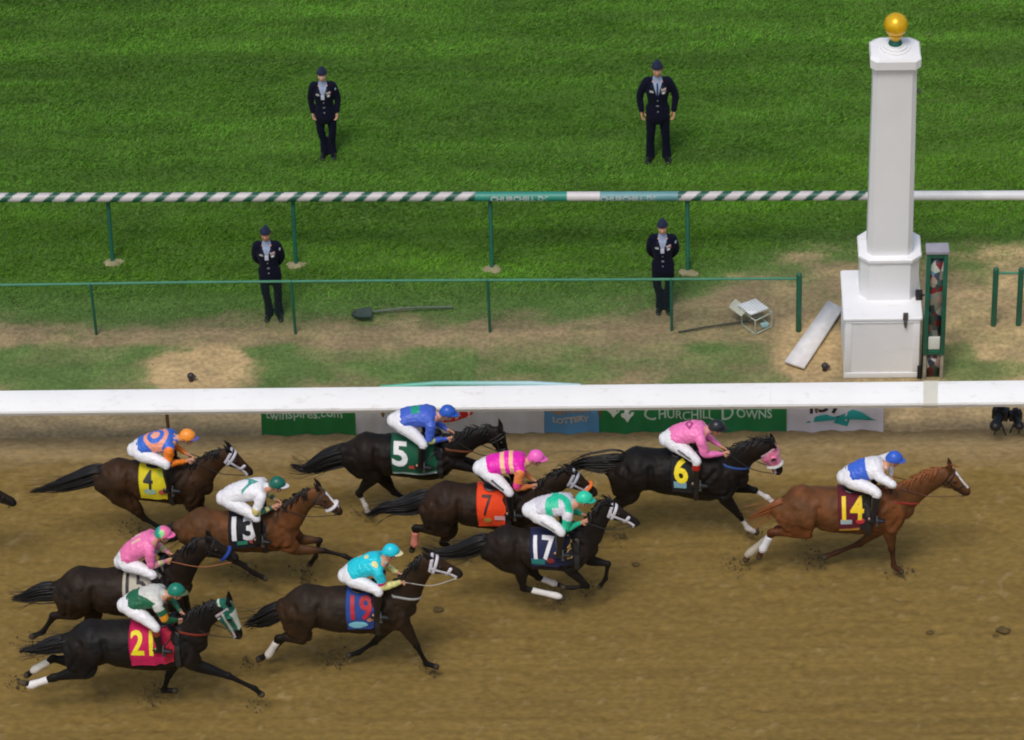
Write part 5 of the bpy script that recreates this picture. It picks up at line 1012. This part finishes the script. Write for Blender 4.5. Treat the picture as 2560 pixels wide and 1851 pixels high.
# 5, black horse under the rail
h = horse('3', 4.2, 'black horse nearest the rail wearing green cloth with white five', BLK, BLK,
    tr=[(1010, 570), (1210, 570), (1470, 600), (1660, 600)], neck=[(1760, 500), (1890, 440), (2040, 405)], hd=[(2080, 400), (2135, 545)], ear=(2092, 300),
    fore=[[(1700, 640), (1900, 700), (1990, 790), (2060, 830)], [(1780, 620), (1930, 645), (2040, 700), (2100, 740)]],
    hind=[[(1080, 740), (965, 885), (1015, 985), (1040, 1050)], [(1150, 750), (1250, 880), (1370, 950), (1430, 1000)]],
    tail=[(880, 565), (700, 620), (540, 690), (390, 650)], tail_w=1.2, bandages={}, socks={'h0': 1.0}, tack=dict(bridle=(.02, .02, .02)), breast=(.16, .05, .02),
    cloth=((1215, 450), (1585, 480), (1350, 745), (.004, .085, .040), '5', (.72, .72, .72), 0.47, dict(nx=0.20, tw=0.34, nf=.52, bold=0.014, trim=(.30, .42, .38), logos=[('r', .46, .14, .05, .025, (.55, .08, .05))])))
jockey(h, 'crouched jockey in blue silks and blue cap against the white rail', (1310, 290), (1560, 265), (1680, 220), (1470, 475), (1465, 640), (1540, 430), (1690, 445),
    lambda V, tor, A, B_, w_, t, K: np.where((tor & (A > .36) & (A < .64) & (B_ > .10) & (np.abs(w_) < .09))[:, None], np.array((.01, .30, .20)), np.where((~tor & (t > .45) & (t < .62))[:, None], np.array((.60, .62, .20)), np.array((.055, .12, .55)))), (.05, .12, .55), (.02, .10, .50), hand2=(1690, 375))
# 7, dark horse behind seventeen
h = horse('5', 3.0, 'dark brown horse wearing orange cloth seven, half hidden behind horse seventeen', BROWN, BLK,
    tr=[(360, 590), (610, 590), (880, 610), (1060, 600)], neck=[(1130, 520), (1230, 440), (1345, 370)], hd=[(1385, 360), (1570, 490)], ear=(1290, 262),
    fore=[[(1060, 780), (1200, 880), (1130, 960), (1080, 1000)], [(1120, 760), (1230, 840), (1160, 930), (1120, 960)]],
    hind=[[(340, 790), (128, 780), (118, 900), (95, 960)], [(400, 790), (350, 900), (440, 960), (520, 990)]],
    tail=[(210, 545), (60, 600), (-130, 620), (-290, 690)], tail_w=1.1, bandages={'h0': (.66, .22, .17)}, noseband=(.85, .17, .02), tack=dict(bridle=(.50, .50, .56)),
    cloth=((615, 420), (845, 470), (745, 765), (.78, .055, .006), '7', (.05, .006, .005), 0.42, dict(nx=0.34, tw=0.34, nf=.52, bold=0.002, logos=[('o', .36, .13, .055, .04, (.42, .26, .05)), ('r', .80, .17, .07, .035, (.72, .40, .42))])))
STR7 = lambda V, tor, A, B_, w_, t, K: np.where(tor[:, None], np.where((((A > .42) & (A < .55)) | ((A > .68) & (A < .80)))[:, None], np.array((.88, .50, .28)), np.array((.80, .012, .42))), np.where(((t > .3) & (t < .42))[:, None], np.array((.80, .05, .25)), np.array((.84, .24, .07))))
jockey(h, 'crouched jockey in magenta silks striped with peach, bright pink cap', (710, 285), (985, 250), (1100, 195), (865, 470), (900, 660), (950, 450), (1065, 440), STR7, (.84, .24, .07), (.86, .13, .50), stripe=(.05, .05, .07), hand2=(1080, 390))
# 17, dark horse in the middle
h = horse('5', 2.0, 'near black horse in the middle wearing navy cloth seventeen, white hind bandages', (.012, .010, .009), BLK,
    tr=[(840, 930), (1070, 940), (1300, 960), (1460, 940)], neck=[(1530, 830), (1600, 720), (1660, 630)], hd=[(1700, 620), (1915, 735)], ear=(1640, 535),
    fore=[[(1370, 1110), (1515, 1250), (1400, 1262), (1320, 1262)], [(1540, 1040), (1685, 1070), (1665, 1190), (1610, 1265)]],
    hind=[[(970, 1110), (1000, 1268), (1255, 1325), (1300, 1342)], [(1040, 1090), (1120, 1180), (1240, 1225), (1310, 1248)]],
    tail=[(670, 890), (520, 955), (330, 985), (150, 950)], bandages={'h0': (.74, .71, .68), 'h1': (.55, .50, .46)}, tack=dict(bridle=WSTRAP),
    cloth=((1050, 790), (1400, 800), (1230, 1105), (.012, .016, .065), '17', (.76, .76, .80), 0.45, dict(nx=0.26, tw=0.48, nf=.52, bold=0.012, front=(.010, .012, .03), logos=[('r', .17, .09, .09, .045, (.02, .20, .20)), ('o', .46, .12, .05, .04, (.22, .02, .02)), ('r', .90, .30, .035, .17, (.58, .36, .08))])))
def S17(V, tor, A, B_, w_, t, K):
    r = np.abs(np.hypot((A-.70)/.30, (w_+.16)/.17)-1.) < .34; c = np.tile(np.array((.62, .60, .66)), (len(V), 1)); c[tor & r] = (.015, .52, .30); c[tor & (B_ > .1) & (np.abs(A-.62) < .10)] = (.015, .52, .30); c[~tor] = (.015, .50, .28); c[~tor & (t < .16)] = (.70, .68, .72); return c
jockey(h, 'crouched jockey in white silks with green hoop, mint green cap', (1110, 625), (1375, 590), (1490, 530), (1280, 790), (1290, 960), (1345, 780), (1470, 735), S17, (.015, .5, .28), (.02, .58, .36), peak=(.015, .45, .32), boots=(.012, .012, .012), stripe=(.30, .32, .36))
# 4, dark bay far left
h = horse('1', 3.2, 'dark bay horse at upper left wearing yellow cloth four and white bridle', (.030, .017, .009), BLK,
    tr=[(950, 640), (1180, 650), (1400, 670), (1580, 690)], neck=[(1640, 580), (1730, 510), (1800, 465)], hd=[(1850, 440), (2020, 580)], ear=(1812, 350),
    fore=[[(1540, 850), (1620, 950), (1560, 1040), (1500, 1060)], [(1600, 860), (1690, 930), (1640, 1020), (1600, 1060)]],
    hind=[[(1070, 850), (1170, 960), (1290, 1030), (1350, 1060)], [(1050, 840), (1130, 930), (1300, 1045), (1360, 1080)]],
    tail=[(800, 600), (640, 650), (430, 710), (215, 755)], tail_w=1.1, tack=dict(bridle=WSTRAP), noseband=None,
    cloth=((1105, 500), (1335, 540), (1210, 805), (.62, .52, .008), '4', (.008, .012, .018), 0.38, dict(nx=0.33, tw=0.33, nf=.52, bold=0.006, logos=[('o', .80, .42, .06, .055, (.35, .42, .01)), ('o', .38, .14, .085, .045, (.30, .45, .32)), ('o', .82, .14, .055, .045, (.50, .09, .06))])))
def S4(V, tor, A, B_, w_, t, K):
    c = np.tile(np.array((.035, .14, .58)), (len(V), 1)); r = np.hypot((A-.62)*.45, w_+.02); c[tor & (B_ > -.02) & (np.abs(r-.150) < .026)] = (.85, .32, .20); c[tor & (B_ > 0) & (r < .065)] = (.85, .36, .24); c[~tor] = (.88, .21, .012); c[~tor & (t > .36) & (t < .52)] = (.12, .06, .22); return c
jockey(h, 'crouched jockey in blue silks with orange ring, orange sleeves and orange cap', (1145, 390), (1390, 325), (1515, 285), (1330, 515), (1370, 720), (1365, 500), (1530, 492), S4, (.85, .2, .01), (.92, .30, .03), peak=(.12, .12, .42), hand2=(1520, 440))
# 13, bay horse
h = horse('3', 2.4, 'rich bay horse wearing black cloth thirteen with a white blaze', (.094, .042, .016), (.015, .010, .008),
    tr=[(-320, 1180), (-100, 1190), (140, 1190), (330, 1190)], neck=[(400, 1080), (490, 980), (570, 920)], hd=[(625, 885), (805, 1035)], ear=(598, 785),
    fore=[[(450, 1340), (680, 1352), (850, 1395), (930, 1440)], [(480, 1260), (645, 1268), (612, 1400), (555, 1480)]],
    hind=[[(-200, 1330), (-60, 1425), (120, 1535), (225, 1590)], [(-280, 1340), (-140, 1400), (-20, 1440), (40, 1470)]],
    tail=[(-490, 1180), (-640, 1240), (-760, 1270)], tail_w=.9, blaze=(.08, .80, .030), bandages={}, socks={}, noseband=(.66, .63, .66), tack=dict(bridle=(.05, .04, .035)),
    cloth=((-105, 1090), (150, 1100), (10, 1330), (.008, .008, .012), '13', (.74, .74, .78), 0.45, dict(nx=0.42, tw=0.74, nf=.52, bold=0.012, logos=[('r', .42, .10, .07, .03, (.03, .24, .16)), ('o', .78, .12, .06, .04, (.50, .10, .10))])))
def S13(V, tor, A, B_, w_, t, K):
    c = np.tile(np.array(WHITE), (len(V), 1)); c[tor & (B_ > .08) & (np.abs(np.abs(w_)-(.12-(A-.5)*.3)) < .022) & (A > .45)] = (.05, .30, .24); c[tor & (B_ > .10) & (np.abs(w_) < .05) & (np.abs(A-.72) < .05)] = (.05, .30, .24)
    c[~tor & (t > .30)] = (.62, .52, .20); c[~tor & (t > .30) & ((t*9).astype(int) % 2 == 0)] = (.03, .12, .08); c[tor & (A < .22) & (B_ < .0) & (w_ < -.1)] = (.55, .02, .05); return c
jockey(h, 'crouched jockey in white silks with dark green cap on the bay horse', (-75, 910), (185, 850), (300, 800), (125, 1080), (150, 1235), (150, 980), (265, 1000), S13, (.6, .5, .2), (.004, .115, .075), peak=(.70, .68, .72))
# 15, behind the nearest
h = horse('2', 2.0, 'dark bay horse behind the nearest one wearing cream cloth fifteen, blue noseband', (.014, .0105, .008), BLK,
    tr=[(650, 640), (900, 640), (1180, 650), (1380, 600)], neck=[(1440, 490), (1530, 380), (1625, 290)], hd=[(1680, 260), (1855, 345)], ear=(1668, 175),
    fore=[[(1440, 780), (1500, 900), (1420, 960), (1380, 1000)], [(1480, 740), (1530, 820), (1450, 900), (1400, 950)]],
    hind=[[(610, 810), (435, 845), (345, 975), (225, 1025)], [(760, 820), (700, 930), (800, 1000), (880, 1040)]],
    tail=[(470, 640), (330, 655), (200, 690), (80, 700)], tail_w=1.15, noseband=(.012, .045, .26),
    cloth=((965, 400), (1300, 440), (1100, 690), (.52, .48, .40), '15', (.02, .018, .016), 0.46, dict(nx=0.28, tw=0.50, nf=.52, bold=0.004)))
jockey(h, 'crouched jockey in pale pink silks with a pink, green and teal cap', (1030, 370), (1230, 235), (1320, 165), (1215, 500), (1290, 620), (1225, 405), (1345, 400),
    lambda V, tor, A, B_, w_, t, K: np.where((tor & (B_ > .08) & (np.abs(w_) < .10) & (A > .55) & (A < .85) & (np.abs(np.abs(w_)-.05) < .02))[:, None], np.array((.80, .50, .42)), np.where((~tor & (((t*8).astype(int)) % 2 == 0) & (t > .5))[:, None], np.array((.55, .55, .25)), np.array((.84, .19, .42)))), (.8, .2, .4), (.85, .16, .38),
    helm_fn=lambda c, a, b, u: np.where((a < -.045)[:, None], np.array((.01, .32, .28)), np.where(((a < .01) & (u < .12))[:, None], np.array((.28, .70, .25)), c)), look=(1, 0, -.15), reins=(.35, .12, .04))
# 19, middle front
h = horse('4', 1.2, 'brown horse in the middle foreground wearing blue cloth with red nineteen', (.024, .015, .009), BLK,
    tr=[(660, 720), (900, 720), (1200, 730), (1390, 710)], neck=[(1465, 590), (1540, 480), (1625, 370)], hd=[(1675, 335), (1880, 425)], ear=(1590, 235),
    fore=[[(1470, 870), (1560, 1020), (1640, 1165), (1720, 1190)], [(1330, 860), (1220, 990), (1090, 1075), (1010, 1100)]],
    hind=[[(640, 940), (445, 960), (365, 1085), (262, 1140)], [(600, 920), (500, 945), (410, 1040), (330, 1100)]],
    tail=[(450, 730), (330, 790), (240, 830), (150, 860)], bandages={'h0': (.66, .60, .55)}, tack=dict(bridle=WSTRAP), breast=(.36, .37, .36),
    cloth=((975, 560), (1200, 600), (1090, 880), (.018, .055, .24), '19', (.42, .010, .018), 0.45, dict(nx=0.48, tw=0.76, nf=.52, bold=0.012, logos=[('o', .42, .09, .13, .055, (.22, .55, .68)), ('o', .88, .17, .05, .035, (.50, .20, .12))])))
jockey(h, 'crouched jockey in turquoise silks with pale yellow spots and turquoise cap', (1040, 430), (1265, 345), (1350, 245), (1235, 570), (1240, 770), (1290, 530), (1440, 505),
    lambda V, tor, A, B_, w_, t, K: np.where((tor & ((np.hypot((A-.72)*.45, w_) < .035) & (B_ > .05)) | (tor & (np.hypot((A-.95)*.45, w_+.13) < .040)) | (tor & (np.hypot((A-.45)*.45, w_-.09) < .03)))[:, None], np.array((.72, .66, .28)), np.where((~tor & (t > .26))[:, None], np.where((t < .40)[:, None], np.array((.50, .01, .16)), np.array((.72, .68, .26))), np.array((.012, .56, .68)))), (.7, .66, .25), (.01, .55, .70), peak=(.78, .72, .40), hand2=(1410, 430), reins=(.40, .38, .34))
# 21, nearest
h = horse('2', .8, 'nearest black horse at lower left wearing green blinkers and crimson cloth twenty one', (.0085, .0080, .0080), BLK,
    tr=[(740, 1070), (990, 1065), (1290, 1080), (1500, 1060)], neck=[(1560, 940), (1640, 860), (1750, 800)], hd=[(1815, 770), (1935, 1000)], ear=(1842, 640),
    fore=[[(1590, 1240), (1850, 1330), (2060, 1430), (2120, 1480)], [(1410, 1220), (1365, 1330), (1325, 1445), (1420, 1450)]],
    hind=[[(700, 1280), (430, 1345), (262, 1400), (215, 1392)], [(650, 1220), (430, 1190), (290, 1275), (185, 1345)]],
    tail=[(560, 1060), (430, 1090), (280, 1120), (140, 1130)], bandages={'h0': (.76, .72, .70), 'h1': (.60, .56, .48)}, hood=((.004, .10, .065), (.55, .58, .48)), tack=dict(bridle=(.42, .36, .38)), breast=(.20, .022, .010), braid=True,
    cloth=((1025, 890), (1385, 930), (1190, 1240), (.55, .006, .085), '21', (.78, .66, .01), 0.46, dict(nx=0.34, tw=0.50, nf=.52, bold=0.012, front=(.40, .012, .03), logos=[('r', .14, .72, .05, .04, (.70, .60, .02))])))
def S21(V, tor, A, B_, w_, t, K):
    c = np.tile(np.array((.012, .12, .055)), (len(V), 1)); c[tor & (A > .42-.9*(w_+.05)*.0) & (B_ > -.02) & (w_ > -.19+(.9-A)*.25)] = (.58, .57, .52); c[~tor & (t > .28) & (t < .48)] = (.62, .24, .01); c[~tor & (t < .1)] = (.58, .57, .52); return c
jockey(h, 'crouched jockey nearest the camera, dark green and cream silks, green cap', (1070, 740), (1300, 680), (1425, 630), (1240, 920), (1290, 1100), (1330, 850), (1440, 880), S21, (.01, .12, .05), (.004, .19, .125), peak=(.10, .12, .05), boot_top=(.20, .03, .02))
# the next horse: only its muzzle has entered at the left edge
h = horse('1', 2.6, 'dark horse entering at the left edge, only its muzzle in view', BROWN, BLK,
    tr=[(-1260, 900), (-1000, 900), (-740, 910), (-560, 900)], neck=[(-460, 820), (-340, 760), (-230, 720)], hd=[(-150, 715), (105, 830)], ear=(-170, 620),
    fore=[[(-560, 1060), (-450, 1180), (-540, 1260), (-600, 1280)], [(-600, 1060), (-480, 1120), (-520, 1240), (-580, 1280)]],
    hind=[[(-1240, 1070), (-1430, 1090), (-1520, 1210), (-1600, 1240)], [(-1260, 1060), (-1400, 1070), (-1500, 1190), (-1560, 1230)]],
    tail=[(-1430, 860), (-1560, 900), (-1750, 930)])
